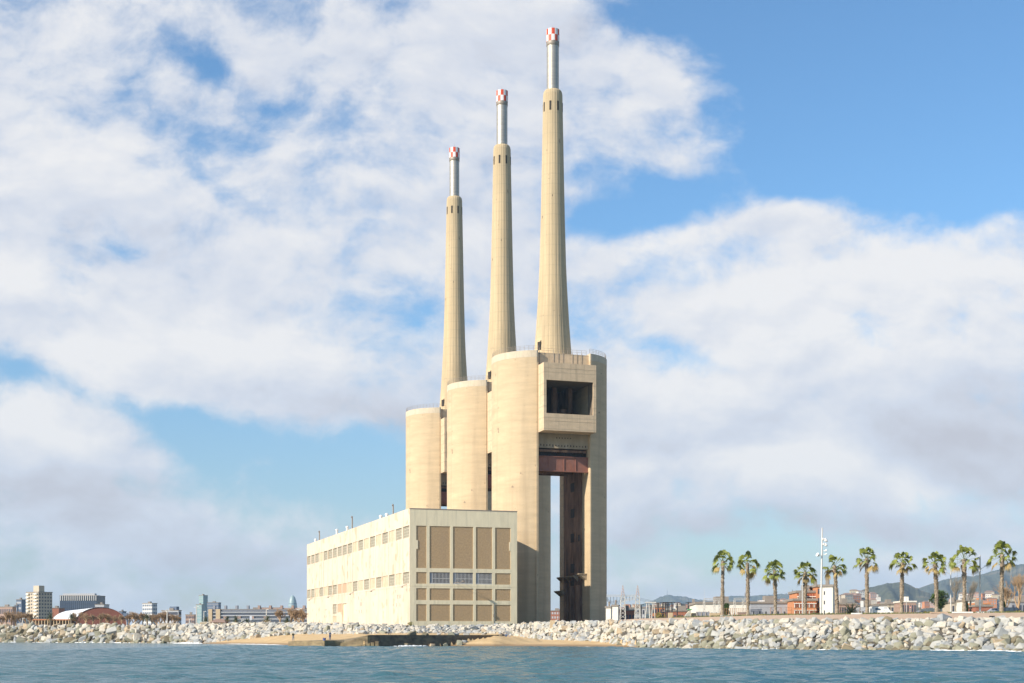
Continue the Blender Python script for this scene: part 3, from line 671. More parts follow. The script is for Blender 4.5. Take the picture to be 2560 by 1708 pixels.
# wall lamp bracket
m = MB(); m.path([(13.4,-.0,17.9),(14.6,-1.4,17.8),(15.3,-2.6,18.2)], .06, 5); m.path([(16.6,0,17.7),(15.4,-2.4,18.1)], .05, 5); m.box(15.0,15.6,-3.1,-2.5,18.0,18.4); m.build('lamp_bracket', m_rail, hall)
for a_ in (sA(1085), sA(778), sA(568), sA(350), sA(163)):
    m = MB(); m.path([(0,a_,17.3),(-1.2,a_,16.9)], .08, 5); m.lathe([(.05,16.9),(.4,16.5),(.3,16.4)], 8, c=(-1.4,a_)); m.build('wall_lamp', m_rail, hall)
m = MB(); m.box(24.9+.4, 24.9+.55, -.12, -.003, 5, 12); m.box(25.15,25.45,-.35,-.003,8.0,8.7); m.build('conduit', m_rail, hall)
# roof vents
for (xz, h, hook) in ((883,3.0,1),(822,1.4,0),(765,1.5,0),(490,4.2,1),(442,1.9,0),(343,2.2,0),(175,3.6,1),(137,1.6,0)):
    a_ = sA(xz); m = MB(); m.tube((2.2,a_,HT-.1),(2.2,a_,HT+h*1.1),.22 if hook else .4,n=8)
    if hook: m.path([(2.2,a_,HT+h*1.1),(2.0,a_-.5,HT+h*1.1+.4),(1.8,a_-.9,HT+h*1.1)], .22, 8)
    else: m.lathe([(.6,HT+h*1.1-.3),(.6,HT+h*1.1),(.1,HT+h*1.1+.3)], 8, c=(2.2,a_))
    m.build('vent_pipe', m_rail if hook else m_white, hall)

# ------------------------------------------------------------------ harbour wall
m_jet = mat('weathered jetty concrete', (.17,.125,.075), .92, var=.3, nscale=.5, nvec=(1,1,2), bump=.8, bscale=2, c2=(.26,.20,.11), lines=(1.4,(.12,.095,.06),.35), streak=((.5,.5,.5),.7,(.09,.09,.04),.6))
jt = empty('jetty', (X(850,297), 297, 0), 0, 'low weathered concrete jetty with a ramp rising to a dark harbour wall', 'jetty')
jo = Vector((X(850,297), 297, 0))
def strip(pts, back, z_bot=-2, name='wall', mt=m_jet):
    """pts: list of (x, y, ztop); back: list of (x, y, ztop) behind"""
    m = MB(); n = len(pts); V = []
    for (x,y,z) in pts: V += [(x-jo.x, y-jo.y, z), (x-jo.x, y-jo.y-.25, z_bot)]
    for (x,y,z) in back: V += [(x-jo.x, y-jo.y, z), (x-jo.x, y-jo.y, z_bot)]
    fs = []
    for i in range(n-1):
        a = 2*i; b_ = 2*(i+1); c_ = 2*(n+i); d_ = 2*(n+i+1)
        fs += [(a+1, b_+1, b_, a), (a, b_, d_, c_), (c_, d_, d_+1, c_+1)]
    fs += [(0, 2*n, 2*n+1, 1), (2*(n-1)+1, 2*(2*n-1)+1, 2*(2*n-1), 2*(n-1))]
    m.add(V, fs); return m.build(name, mt, jt)
strip([(X(720,300),300.5,1.0),(X(735,300),299.6,1.17),(X(760,298),297.8,1.2),(X(800,296),296,1.2),(X(812,296),295.5,1.22)], [(X(720,305),305.5,1.05),(X(735,305),305,1.17),(X(765,305),305,1.25),(X(800,304),304,1.35),(X(815,304),304,1.4)], name='platform')
strip([(X(812.3,296),295.45,1.30),(X(835,297),297,1.28),(X(858,298),298,.95)], [(X(815,304),304.2,1.42),(X(840,304),304.5,1.45),(X(862,304),305,1.5)], name='platform')
strip([(X(850,297.5),297.7,.75),(X(885,297),297,1.5),(X(919,296.8),296.8,2.40),(-29.6,297.2,2.46)], [(X(850,303),305,1.45),(X(885,303),305.5,1.9),(X(919,302),304,2.42),(-28.6,301,2.46)], name='ramp')
dx, dy = JW[1][0]+29.58, JW[1][1]-297.2
strip([(-29.58+dx*f, 297.25+dy*f, 2.46) for f in np.linspace(0,1,9)], [(-29.9+dx*f, 298.2+dy*f, 2.46) for f in np.linspace(0,1,9)], name='wall', mt=mat('wet shade dark wall', (.10,.075,.052), .9, var=.4, nscale=.7, nvec=(1,1,1.6), bump=.8, bscale=2, c2=(.16,.12,.075)))  # wet concrete, with the shade on this face put into its darker colour
m = MB()
for k in range(5): m.box(7+k*.0-3.2+k*.9, 7-3.2+k*.9+.7, -1.2+k*.1, 1.0+k*.4, -.5, .25+k*.22)
m.build('step', m_jet, jt)

# ------------------------------------------------------------------ people (one skinned body each, clothes as children)
def skin(name, chains, mt, parent):
    vs = []; es = []; rad = []
    for ch in chains:
        prev = ch[0] if isinstance(ch[0], int) else None
        for p in (ch[1:] if prev is not None else ch):
            vs.append(p[:3]); rad.append(p[3:5] if len(p) > 4 else (p[3], p[3]))
            if prev is not None: es.append((prev, len(vs)-1))
            prev = len(vs)-1
    me = bpy.data.meshes.new(name); me.from_pydata(vs, es, []); me.materials.append(mt)
    o = bpy.data.objects.new(name, me); col.objects.link(o); o.parent = parent
    md = o.modifiers.new('skin', 'SKIN'); md.use_smooth_shade = True
    for i, sv in enumerate(me.skin_vertices[0].data): sv.radius = rad[i]; sv.use_root = (i == 0)
    s2 = o.modifiers.new('sub', 'SUBSURF'); s2.levels = 1; s2.render_levels = 1
    return o
m_skin = simple('skin tone', (.42,.26,.18), .6); m_hair = simple('dark hair', (.04,.03,.025), .8)
cloth = {k: simple(k+' cloth', c, .9) for k, c in {'dark':(.03,.03,.04),'olive':(.07,.07,.04),'grey':(.30,.30,.32),'blue':(.05,.10,.22),'pale blue':(.45,.55,.62),'khaki':(.25,.19,.12),'slate':(.12,.16,.24)}.items()}
def person(x, y, z, rz, top, legs, label, pose='stand', hood=False, lift=0):
    root = empty('person', (x, y, z), rz, label, 'person')
    if pose == 'stand':
        hip, kn, an = .93, .50, .08; a1 = (.24,-.08,1.16); a2 = (.20,-.34,1.20+lift)
        L_ = [(.10,0,hip-.03,.10),(.12,.02,kn,.065),(.14,.03,an,.045),(.15,-.12,.04,.04)]
        chest, neck, head = (0,-.01,1.30), (0,0,1.49), (0,-.02,1.62)
    else:
        hip = .32; L_ = [(.10,-.08,.32,.10),(.14,-.42,.52,.065),(.15,-.62,.12,.045),(.15,-.74,.06,.04)]
        a1 = (.24,-.14,.52); a2 = (.16,-.40,.50); chest, neck, head = (0,-.06,.66), (0,-.09,.86), (0,-.12,.99)
    mir = lambda c: [(-p[0],)+tuple(p[1:]) for p in c]
    arm = [(.19,chest[1],chest[2]+.12,.055),a1+(.042,),a2+(.032,),(a2[0]-.02,a2[1]-.09,a2[2]+.01,.035)]
    skin('body', [[(0,0,hip,.13,.10),(0,chest[1]/2,(hip+chest[2])/2,.12,.09),chest+(.15,.10),neck+(.055,.055),head+(.085,.10),(head[0],head[1],head[2]+.1,.07)],
                  [0]+L_, [0]+mir(L_), [2]+arm, [2]+mir(arm)], m_skin, root)
    g = 1.13
    tr = [(p[0],p[1],p[2],p[3]*g+.012) for p in L_[:3]]
    skin('trousers', [[(0,0,hip,.15,.115)], [0]+tr, [0]+mir(tr)], cloth[legs], root)
    sl = [(p[0],p[1],p[2],p[3]*1.25+.012) for p in arm[:3]]
    skin('jacket', [[(0,0,hip+.03,.155,.125),(0,chest[1]/2,(hip+chest[2])/2,.155,.12),chest+(.175,.125),(neck[0],neck[1],neck[2]-.03,.08)], [2]+sl, [2]+mir(sl)], cloth[top], root)
    skin('shoe', [[(.15,L_[2][1]+.02,L_[2][2]-.02,.055),(.155,L_[3][1]-.02,L_[3][2],.048)]], m_hair, root); skin('shoe', [[(-.15,L_[2][1]+.02,L_[2][2]-.02,.055),(-.155,L_[3][1]-.02,L_[3][2],.048)]], m_hair, root)
    skin('hood' if hood else 'hair', [[(head[0],head[1]+.03,head[2]+.03,.098,.10),(head[0],head[1]+.02,head[2]+.11,.075)]], cloth[top] if hood else m_hair, root)
    m = MB()
    for sx in (-1,1): m.lathe([(.004,head[2]+.005),(.013,head[2]+.015),(.004,head[2]+.028)],6,c=(sx*.035,head[1]-.095))
    m.build('eyes', m_hair, root)
    return root
p1 = person(X(733,302), 302, 1.17, .3, 'olive', 'grey', 'angler in a dark jacket and pale trousers at the far left end of the jetty')
p2 = person(X(825,299.5), 299.5, 1.33, .5, 'slate', 'blue', 'angler dressed in blue grey standing beside the blue bucket on the jetty', hood=True)
yy_ = 300.2; p3 = person(X(969,yy_)+.2, yy_+2.0, 2.47, .1, 'pale blue', 'dark', 'person in a pale top and dark trousers standing on top of the harbour wall', lift=.25)
for p in (p1, p2, p3): p.scale = (1.07,)*3
bx_ = X(1258,352); p4 = person(bx_, 352, gzs(bx_,352)+.0, .2, 'dark', 'khaki', 'person in dark clothes crouching on the sand against the rocks', 'sit')
p5 = person(X(1266,352), 352.6, gzs(X(1266,352),352.6), -.3, 'slate', 'slate', 'person in slate blue sitting beside the blue bag on the sand', 'sit')
for p in (p4, p5): p.scale = (1.25,)*3
m = MB(); m.lathe([(.25,0),(.42,.12),(.46,.35),(.3,.55),(.06,.62)], 12); o = m.build('bag', simple('bright blue nylon', (.03,.14,.55), .6), loc=(X(1273,351.5),351.5,gzs(X(1273,351.5),351.5))); tag(o, 'bright blue bag on the sand beside the two sitting people', 'bag')
bk = empty('bucket', (X(811,299),299,1.3), 0, 'blue fishing bucket standing on the jetty', 'bucket')
m = MB(); m.lathe([(.26,0),(.36,.48),(.38,.5)], 14); m.build('pail', simple('blue plastic', (.06,.12,.38), .5), bk); m = MB(); m.path([(-.36,0,.5),(-.2,0,.68),(.2,0,.68),(.36,0,.5)], .02, 5); m.build('handle', m_rail, bk)
for (uu_, D, rz, t_, l_, lab) in ((1657,292,.4,'dark','dark','person in black walking past the yellow shrub right of the towers'), (1771,300,.9,'dark','grey','person leaning beside the grey hoarding left of the first palm'), (2426,245,.1,'dark','dark','person in black standing between the two pale bare trees')):
    person(X(uu_,D), D, gzs(X(uu_,D),D), rz, t_, l_, lab)
for (rx0, ry0, rz0) in ((X(731,302)-.3,301.5,2.4),(X(823,299.5)-.3,299.1,2.5)):
    m = MB(); m.path([(0,0,0),(-.6,-1.4,1.5),(-1.0,-2.6,2.6)],[.02,.015,.008],5); o = m.build('fishing_rod', m_blk, loc=(rx0,ry0,rz0)); tag(o, 'thin rod held by the angler at the jetty end' if rz0 < 2.45 else 'thin rod held by the angler beside the bucket', 'fishing rod')

# ------------------------------------------------------------------ palms
def leaf_fan(m, base, d, up, petl, R_, nseg, droop, mi):
    d = d.normalized(); side = Matrix.Rotation(random.uniform(-1.15,1.15), 3, d) @ d.cross(Vector((0,0,1))).normalized(); nrm = side.cross(d).normalized()
    tip = base + d*petl + Vector((0,0,-droop*petl*.25)); m.tube(base, tip, .03, .02, 3, mi, cap=False)
    for k in range(nseg):
        a = (k/(nseg-1)-.5)*R(165); dirv = (d*math.cos(a)+side*math.sin(a)).normalized(); L_ = R_*(1-.28*abs(a)/1.8)*random.uniform(.85,1.1)
        w = .085*R_; pv_ = dirv.cross(nrm).normalized()
        mid = tip + dirv*L_*.55 + Vector((0,0,-droop*L_*.12)); end = tip + dirv*L_*.90 + Vector((0,0,-droop*L_*.60 - L_*.16))
        m.add([tip-pv_*w*.25, tip+pv_*w*.25, mid+pv_*w, mid-pv_*w, end], [(0,1,2,3),(3,2,4)], mi)
def fan_palm(x, y, h, lean, seed, label, trunk_r=.27, crown=1.0, skirt=.6):
    st = random.getstate(); random.seed(seed)
    root = empty('palm_tree', (x, y, gzs(x, y)-.05), 0, label, 'palm tree', 'fan palms along the promenade')
    m = MB(); n = 26; prof = []
    for i in range(n+1):
        f = i/n; r = trunk_r*(1.28-.45*min(f*6,1) + .10*math.sin(f*9+seed)) * (1.25 if .62 < f < .72 and seed % 3 == 0 else 1)
        prof.append((lean[0]*f**1.5, lean[1]*f**1.5, h*f, r*(1.0+.12*(i % 2))))
    for i in range(n): m.tube(prof[i][:3], prof[i+1][:3], prof[i][3], prof[i+1][3], 10, 0, cap=False, sm=False)
    for i in range(240):        # leaf-base boots
        f = random.uniform(.22,.98); a = random.uniform(0,6.28); k = min(n-1,int(f*n)); cx, cy = prof[k][0], prof[k][1]; r = prof[k][3]
        b0 = Vector((cx+math.cos(a)*r*.9, cy+math.sin(a)*r*.9, h*f)); b1 = b0+Vector((math.cos(a)*.12, math.sin(a)*.12, .20)); m.tube(b0, b1, .06, .03, 4, 0)
    m.build('trunk', m_trunk, root)
    m = MB(); top = Vector((lean[0], lean[1], h))
    nl = 38
    for i in range(nl):
        f = min(1, max(.01, (i+.5)/nl + random.uniform(-.08,.08))); el = R(84)-(f**.95)*R(118)*(.80+.25*skirt); a = i*2.399+random.uniform(-.35,.35)
        if f > .15 and random.random() < .2: continue
        d = Vector((math.cos(a)*math.cos(el), math.sin(a)*math.cos(el), math.sin(el)))
        dry = 1 if (f > .9 or (f > .7 and random.random() < .30)) else 0
        leaf_fan(m, top+Vector((0,0,-.5*f)), d, 0, random.uniform(1.1,1.75)*crown*(.8 if dry else 1), random.uniform(.95,1.25)*crown, 13, .3+.75*f, dry)
    m.build('crown', [m_frond, m_frondy], root)
    random.setstate(st)
    return root
PL = [(1806,1545,1397,274,(.1,0),'leftmost fan palm of the promenade row, beside the white warehouse'),(1870,1545,1402,272,(-.1,0),'second fan palm from the left, in front of the corner of the white warehouse'),
      (1939,1541,1420,270,(-.2,0),'fan palm in front of the grey shed with the orange mesh gate at its foot'),(2013,1541,1424,264,(.0,0),'shortest fan palm, in front of the orange building'),
      (2093,1542,1408,256,(-.5,0),'fan palm curving beside the white stair tower and the tall light mast'),(2168,1541,1390,250,(-.1,0),'fan palm standing at the left end of the white camper van'),
      (2254,1540,1400,246,(.15,0),'slender fan palm just right of the white camper van'),(2342,1535,1401,242,(-.3,0),'fan palm in front of the round dark green tree'),
      (2411,1536,1392,240,(-.05,0),'fan palm with the widest crown, between two pale bare trees'),(2504,1536,1380,236,(.1,0),'rightmost and tallest fan palm, beside the dark van')]
for i, (u_, vb, vc, D, ln, lab) in enumerate(PL):
    x = X(u_, D); z0 = gzs(x, D); hh = Z(vc, D) - z0 - .35
    fan_palm(x, D, hh, ln, 11+i*5, lab, trunk_r=(.35 if i < 2 else .33), crown=[1.05,1.08,1.0,.98,1.0,1.02,.98,.98,1.22,1.12][i], skirt=[.8,.95,.9,.8,.7,.6,.7,.6,.5,.65][i])
def date_palm(x, y, h, R_, seed, label, z=None, group=None, orange=False, dwarf=False):
    st = random.getstate(); random.seed(seed)
    root = empty('date_palm', (x, y, gzs(x, y) if z is None else z), 0, label, 'palm tree', group)
    m = MB(); m.path([(0,0,-.3),(0,0,h*.5),(0,0,h)], [.38,.33,.40], 8); m.build('trunk', m_trunk, root)
    m = MB()
    for i in range(38):
        a = i*2.399; el = R(80)-(i/38)*R(105 if not dwarf else 75); d = Vector((math.cos(a)*math.cos(el), math.sin(a)*math.cos(el), math.sin(el))); p = Vector((0,0,h)); n = 8; side = d.cross(Vector((0,0,1))).normalized()
        for k in range(n):
            q = p + d*R_/n; mi_ = 1 if (orange and i > 24) or i > 34 else 0
            m.tube(p, q, .035, .03, 3, mi_, cap=False)
            for sgn in (-1,1):
                for jj in (0,.5):
                    w_ = p.lerp(q, jj); ll = R_*.20*math.sin(math.pi*(k+.8+jj)/(n+1.2)); e_ = w_ + side*sgn*ll*.8 + d*ll*.5 + Vector((0,0,-.1*ll))
                    m.add([w_-d*.05, w_+d*.05, e_], [(0,1,2)], mi_)
            p = q; d = (d + Vector((0,0,-.17))).normalized()
    m.build('crown', [m_date, m_frondy], root); random.setstate(st); return root
date_palm(X(2127,258), 258, .35, 2.4, 3, 'low bushy date palm with arching fronds beside the blank white sign', dwarf=True)
m_sdate = 'feather palms behind the left promenade'
for (u_, vc, vt, D, Rr, og, lab) in ((126,1545,1533,575,3.0,0,'large feather palm in front of the white vaulted roof'),(178,1543,1535,580,2.2,0,'smaller feather palm at the corner of the brown gable'),(368,1545,1538,570,2.3,0,'feather palm among the bare trees left of the tan kiosk wall'),
        (515,1552,1541,520,2.0,0,'feather palm at the left end of the brown tiled hut'),(568,1550,1540,520,1.7,1,'feather palm with orange fruit behind the tiled hut'),(590,1550,1540,515,1.9,0,'dense dark feather palm right of the tiled hut'),
        (617,1556,1549,512,1.8,0,'short spreading feather palm left of the blue banner'),(668,1550,1540,505,2.1,1,'feather palm with orange fruit in front of the long apartment block'),(718,1552,1545,500,1.8,0,'feather palm left of the bare thicket beside the long hall')):
    x = X(u_, D); z0 = gzs(x, D); date_palm(x, D, Z(vc, D)-z0, Rr, int(u_), lab, group=m_sdate, orange=bool(og))

# ------------------------------------------------------------------ trees and shrubs
def bare_tree_mesh(seed, h, spread, depth=5, mt=m_bark, r0=.2, up=.35, keep=.6):
    st = random.getstate(); random.seed(seed)
    mt_, mc = MB(), MB()
    def br(p, d, l, r, k):
        q = p + d*l; (mt_ if k == 0 else mc).tube(p, q, r, r*.72, 5 if k < 2 else 3, 0, cap=False)
        if k >= depth: return
        for i in range(random.choice((2,3,3,4)) if k else random.choice((4,5))):
            nd = (d + Vector((random.uniform(-1,1)*spread, random.uniform(-1,1)*spread, random.uniform(-.35,.6)+up*.4))).normalized()
            br(p + d*l*random.uniform(.6,1), nd, l*random.uniform(.62,.85), r*random.uniform(keep-.09,keep+.07), k+1)
    br(Vector((0,0,-.2)), Vector((random.uniform(-.08,.08),0,1)).normalized(), h*.30, r0, 0); random.setstate(st)
    a = mt_.build('trunk', mt); b_ = mc.build('crown', mt)
    return a, b_
def tree_from(meshes_, x, y, s, rz, label, group, cat='bare tree', z=None, name='bare_tree'):
    root = empty(name, (x, y, gzs(x, y)-.05 if z is None else z), rz, label, cat, group); root.scale = (s, s, s)
    for (nm, me) in meshes_:
        o = bpy.data.objects.new(nm, me); col.objects.link(o); o.parent = root
    return root
def proto_tree(*a, **k):
    t_, c_ = bare_tree_mesh(*a, **k); res = [('trunk', t_.data), ('crown', c_.data)]
    bpy.data.objects.remove(t_); bpy.data.objects.remove(c_); return res
BT = [proto_tree(s, 6.4, .8, 6, m_bark, .26, keep=.74) for s in (1,2,3,4)]
BW = [proto_tree(s, 8, .42, 6, m_barkp, .12, up=1.1) for s in (5,6)]
BB = [proto_tree(s, 9, .55, 6, m_bark, .26, up=.6) for s in (8,9)]
k = 0
brown = [(4,590),(16,585),(28,592),(40,586),(52,592),(64,584),(76,592),(196,583),(214,578),(232,584),(250,580),(268,585),(286,580),(304,584),(322,590),(334,585),(346,592),(357,586),(380,588),(392,580),(402,588),(412,582),(422,590),(432,582),(442,586),(728,500),(738,506),(748,498),(758,505),(700,512)]
places = ['left of the beige tower block','in front of the brown gable','right of the brown gable','beside the far end of the long hall']
for (u_, D) in brown:
    pl = 0 if u_ < 100 else 1 if u_ < 300 else 2 if u_ < 500 else 3
    tree_from(BT[k % 4], X(u_, D), D, random.uniform(.85,1.15), random.uniform(0,6), 'brown leafless tree in the thicket ' + places[pl], 'leafless trees behind the left promenade'); k += 1
tree_from(BW[0], X(2389,262), 262, .95, .5, 'pale leafless tree with upright twigs, between the street lamp and the widest palm', 'pale leafless trees')
tree_from(BW[1], X(2426,264), 264, .98, 1.5, 'pale leafless tree with upright twigs, right of the widest palm', 'pale leafless trees')
tree_from(BB[0], X(2545,275), 275, 1.05, 2.1, 'large brown leafless tree behind the dark van at the right edge', 'large leafless trees at the right')
tree_from(BB[1], X(2515,290), 290, .9, .3, 'brown leafless tree behind the trunk of the rightmost palm', 'large leafless trees at the right')
def leafball(m, c, rx, rz_, n, sz, mi=0, rnd=random):
    for i in range(n):
        v = Vector((rnd.gauss(0,1), rnd.gauss(0,1), rnd.gauss(0,1))).normalized()*rnd.uniform(.55,1.05)
        p = Vector(c)+Vector((v.x*rx, v.y*rx, v.z*rz_)); a = Vector((rnd.uniform(-1,1), rnd.uniform(-1,1), rnd.uniform(-1,1))).normalized()*sz; b_ = a.orthogonal().normalized()*sz*rnd.uniform(.5,.9)
        m.add([p-a, p-b_, p+a, p+b_], [(0,1,2,3)], mi)
def leafy_tree(u_, D, vt, wpx, mt, label, name='tree'):
    x = X(u_, D); z0 = gzs(x, D); h = Z(vt, D)-z0; w = wpx*D/F/2
    root = empty(name, (x, D, z0), 0, label, 'tree'); m = MB(); m.path([(0,0,-.2),(.1,0,h*.35),(0,0,h*.6)], [.22,.18,.1], 7)
    for k in range(7): a = k*.9; m.tube((.1,0,h*.35),(math.cos(a)*w*.6,math.sin(a)*w*.6,h*.7),.08,.03,5)
    m.build('trunk', m_barkp, root); m = MB()
    for k in range(26):
        a = random.uniform(0,6.28); rr = random.uniform(0,.72)*w; zz = h*random.uniform(.38,.86); rr *= math.sin(min(1,(1.06-zz/h)*2.6)*1.57)
        leafball(m, (math.cos(a)*rr, math.sin(a)*rr, zz), w*.36, h*.13, 150, .13)
    m.build('crown', mt, root)
leafy_tree(2347, 256, 1474, 56, m_leafd, 'round dark green tree behind the palm, right of the low cars')
leafy_tree(1816, 300, 1508, 18, m_leafd, 'small dark green tree at the foot of the leftmost palms')
leafy_tree(2509, 243, 1503, 11, m_leafd, 'small green sapling beside the rightmost palm')
leafy_tree(2416, 246, 1502, 10, m_leafd, 'small green sapling behind the widest palm')
def shrub(u_, D, wpx, hpx, mt, label, group=None, z=None, dens=1.0, sz=.10):
    x = X(u_, D); z0 = gzs(x, D) if z is None else z; w = wpx*D/F/2; h = hpx*D/F
    m = MB()
    for k in range(max(4, int(w*3))):
        hh = h*random.uniform(.55,1); leafball(m, (random.uniform(-1,1)*w*.75, random.uniform(-.6,.6), hh*.45), min(w*.35,.8), hh*.5, int(120*dens), sz)
    for k in range(6): a = random.uniform(-1,1)*w*.6; m.tube((a,0,0),(a+random.uniform(-.3,.3),0,h*.7),.03,.01,3)
    o = m.build('shrub', mt, loc=(x, D, z0)); tag(o, label, 'shrub', group)
for a in [(1646,300,40,22,m_leafy,'large yellow green shrub right of the leaning gantry legs'),(1962,275,26,13,m_leafy,'yellow green shrub behind the orange mesh gate'),(2040,262,44,16,m_leaf,'wide green shrub behind the shortest palm'),(2079,258,22,12,m_leaf,'green shrub left of the curving palm'),
          (2098,254,16,9,m_leaf,'low green shrub at the foot of the curving palm'),(2322,238,34,12,m_leafy,'wide yellow green shrub at the foot of the palm before the round tree'),(2348,250,26,16,m_dry,'reddish dry bush under the round dark tree'),
          (2375,238,26,8,m_leaf,'low green shrub below the left street lamp'),(2432,238,20,9,m_leaf,'low green shrub below the right hand pale bare tree'),(2465,236,40,9,m_leaf,'wide low shrub in front of the silver car'),(2290,244,14,6,m_leaf,'small clump right of the slender palm'),
          (2235,244,18,6,m_leaf,'low clump at the nose of the white camper van'),(2548,232,24,12,m_leafy,'yellow hedge in front of the dark van at the right edge'),(1822,282,18,12,m_leaf,'green bush at the foot of the leftmost palm'),(1905,290,60,8,m_dry,'dry weeds along the foot of the grey shed'),
          (1745,284,26,8,m_leaf,'low weeds before the painted ramp'),(2110,262,60,9,m_dry,'dry scrub around the low date palm'),(1700,300,20,14,m_dry,'dry bush left of the painted ramp')]:
    shrub(*a)
shrub(1028, 402, 22, 17, m_leafy, 'straw coloured bush at the corner of the long hall', z=4.8, dens=.35, sz=.16)
shrub(1245, 402, 11, 11, m_leaf, 'small green bush at the foot of the end wall', z=4.9, dens=.7, sz=.14)
shrub(1210, 398, 16, 5, m_dry, 'dry tuft at the foot of the end wall', z=4.9, dens=.4)
shrub(1340, 395, 20, 9, m_dry, 'dry brown weeds at the base of the shaded shell', z=5.4, dens=.5)
shrub(1436, 400, 20, 5, m_dry, 'dry weeds at the foot of the gap between the shells', z=5.6, dens=.5)
shrub(830, 440, 26, 6, m_dry, 'dry weeds at the foot of the long side wall', z=5.6, dens=.4)
shrub(1388, 700, 26, 12, m_leafy, 'yellow green bushes seen through the gap between the towers', dens=.5, sz=.2)
for (u_, w_) in ((660,70),(690,60),(730,60),(610,40),(630,40)): shrub(u_, 510, w_, 11, m_leaf, 'dark clipped shrubs among the feather palms, %s' % {660:'under the orange fruited palm',690:'right of the orange fruited palm',730:'near the long hall',610:'under the spreading palm',630:'below the blue banner'}[u_], dens=.6, sz=.2)
# grass verge
m = MB()
for i in range(5200):
    u_ = random.uniform(1680, 2600); D0 = float(gp(u_)[3]); D = D0+random.uniform(9.5, 15); x = X(u_, D); z0 = gzs(x, D)
    h = random.uniform(.12,.38); a = random.uniform(0,3.14); w_ = .06
    m.add([(x-math.cos(a)*w_,D-math.sin(a)*w_,z0-.02),(x+math.cos(a)*w_,D+math.sin(a)*w_,z0-.02),(x+random.uniform(-.12,.12),D,z0+h)], [(0,1,2)], 0 if random.random() < .75 else 1)
o = m.build('grass', [m_leaf, m_leafy]); tag(o, 'patchy green grass along the verge under the palms', 'grass', kind='stuff')

# ------------------------------------------------------------------ street furniture
def lamp_mast(u_, D, vt, label):
    x = X(u_, D); z0 = gzs(x, D); h = Z(vt, D)-z0
    root = empty('light_mast', (x, D, z0), 0, label, 'light mast'); m = MB(); m.path([(-.1,0,0),(0,0,h*.5),(.12,0,h)], [.18,.16,.13], 12); m.build('pole', m_gal, root)
    for (vz, side, r) in ((1351,1,.42),(1363,1,.36),(1377,1,.2),(1388,-1,.36),(1386,1,.12),(1348,.4,.25),(1361,.5,.25)):
        z = Z(vz, D)-z0; m = MB(); m.tube((.1,0,z),(side*.55,-.1,z),.05,n=5); m.tube((side*.5,-.2,z-.1),(side*.85,-.35,z+.1),r*.5,r,12); m.build('floodlight', m_white, root)
lamp_mast(2054, 252, 1320, 'very tall pale light mast with round floodlights, taller than every palm')
def street_lamp(u_, D, vt, arms, label, r=.10, vlamp=None):
    x = X(u_, D); z0 = gzs(x, D); h = Z(vt, D)-z0; root = empty('street_lamp', (x, D, z0), 0, label, 'street lamp')
    m = MB(); m.path([(0,0,0),(0,0,h*.5),(0,0,h)], [r*1.2,r,r*.7], 10); m.build('pole', m_gal, root)
    for (du, v_) in arms:
        zz = Z(v_, D)-z0; xx = du*D/F; m = MB(); m.path([(0,0,zz-.5),(xx*.6,0,zz-.25),(xx,0,zz)], .04, 5); m.build('arm', m_gal, root)
        m = MB(); s_ = 1 if xx > 0 else -1; m.add([(xx-.1*s_,-.15,zz-.05),(xx+.6*s_,-.12,zz+.02),(xx+.6*s_,.12,zz+.02),(xx-.1*s_,.15,zz-.05),(xx,-.08,zz+.14),(xx+.45*s_,-.06,zz+.14),(xx+.45*s_,.06,zz+.14),(xx,.08,zz+.14)],[(0,3,2,1),(4,5,6,7),(0,1,5,4),(1,2,6,5),(2,3,7,6),(3,0,4,7)]); m.build('lamp_head', m_white, root)
street_lamp(2377, 246, 1419, [(-13,1429)], 'street lamp with a single arm pointing left, beside the round dark tree')
street_lamp(2450, 242, 1388, [(12,1416),(-9,1420)], 'tall street lamp with two arms between the two rightmost palms', .15)
street_lamp(2006, 270, 1443, [(3,1515)], 'thin pale post in front of the left part of the orange building', .10)
street_lamp(2415, 252, 1400, [], 'thin pale post hidden behind the widest palm', .09)
m = MB()
for (u_, vt, D, lab, aux) in ((491,1514,560,'lamp post with two dark heads in front of the green glass tower',1),(510,1528,600,'short lamp post right of the green glass tower',0),(666,1523,560,'lamp post in front of the middle of the apartment block',0),(748,1519,520,'lamp post beside the far end of the long hall',1),(418,1523,560,'lamp post with a dark head above the bare trees',1),(474,1547,600,'short white post before the brick building',0),(57,1545,580,'thin lamp post below the beige tower block',0),(605,1550,520,'short white post left of the blue banner',0)):
    street_lamp(u_, D, vt, [(-3,vt+5),(3,vt+3)] if aux else [(2,vt+1)], lab, .22)
# signs
def sign(u_, D, vt, vb, wpx, label, mt, shape='rect', pole=.04):
    x = X(u_, D); z0 = gzs(x, D); root = empty('sign', (x, D, z0), 0, label, 'sign'); w = wpx*D/F/2; zt_, zb = Z(vt,D)-z0, Z(vb,D)-z0
    m = MB(); m.tube((0,.05,0),(0,.05,zt_),pole,n=8); m.build('post', m_gal, root); m = MB()
    if shape == 'rect': m.box(-w, w, -.03, 0, zb, zt_)
    else: m.tube((0,-.03,(zb+zt_)/2),(0,.0,(zb+zt_)/2),w,n=20)
    o = m.build('panel', mt, root)
    if shape != 'rect': m = MB(); m.box(-w*.65,w*.65,-.045,-.032,(zb+zt_)/2-.07,(zb+zt_)/2+.07); m.build('bar', m_white, root)
sign(2155, 250, 1503, 1518, 7.5, 'blank white rectangular sign on a post, left of the camper van', m_white)
sign(2276, 250, 1515, 1522, 5, 'round red no entry sign on a post, right of the slender palm', simple('sign red', (.6,.04,.03), .5), 'round')
sign(627, 512, 1540, 1550, 5.5, 'tall blue and white banner before the apartment block', simple('banner blue', (.35,.45,.62), .7, c2=(.7,.72,.75)), pole=.1)
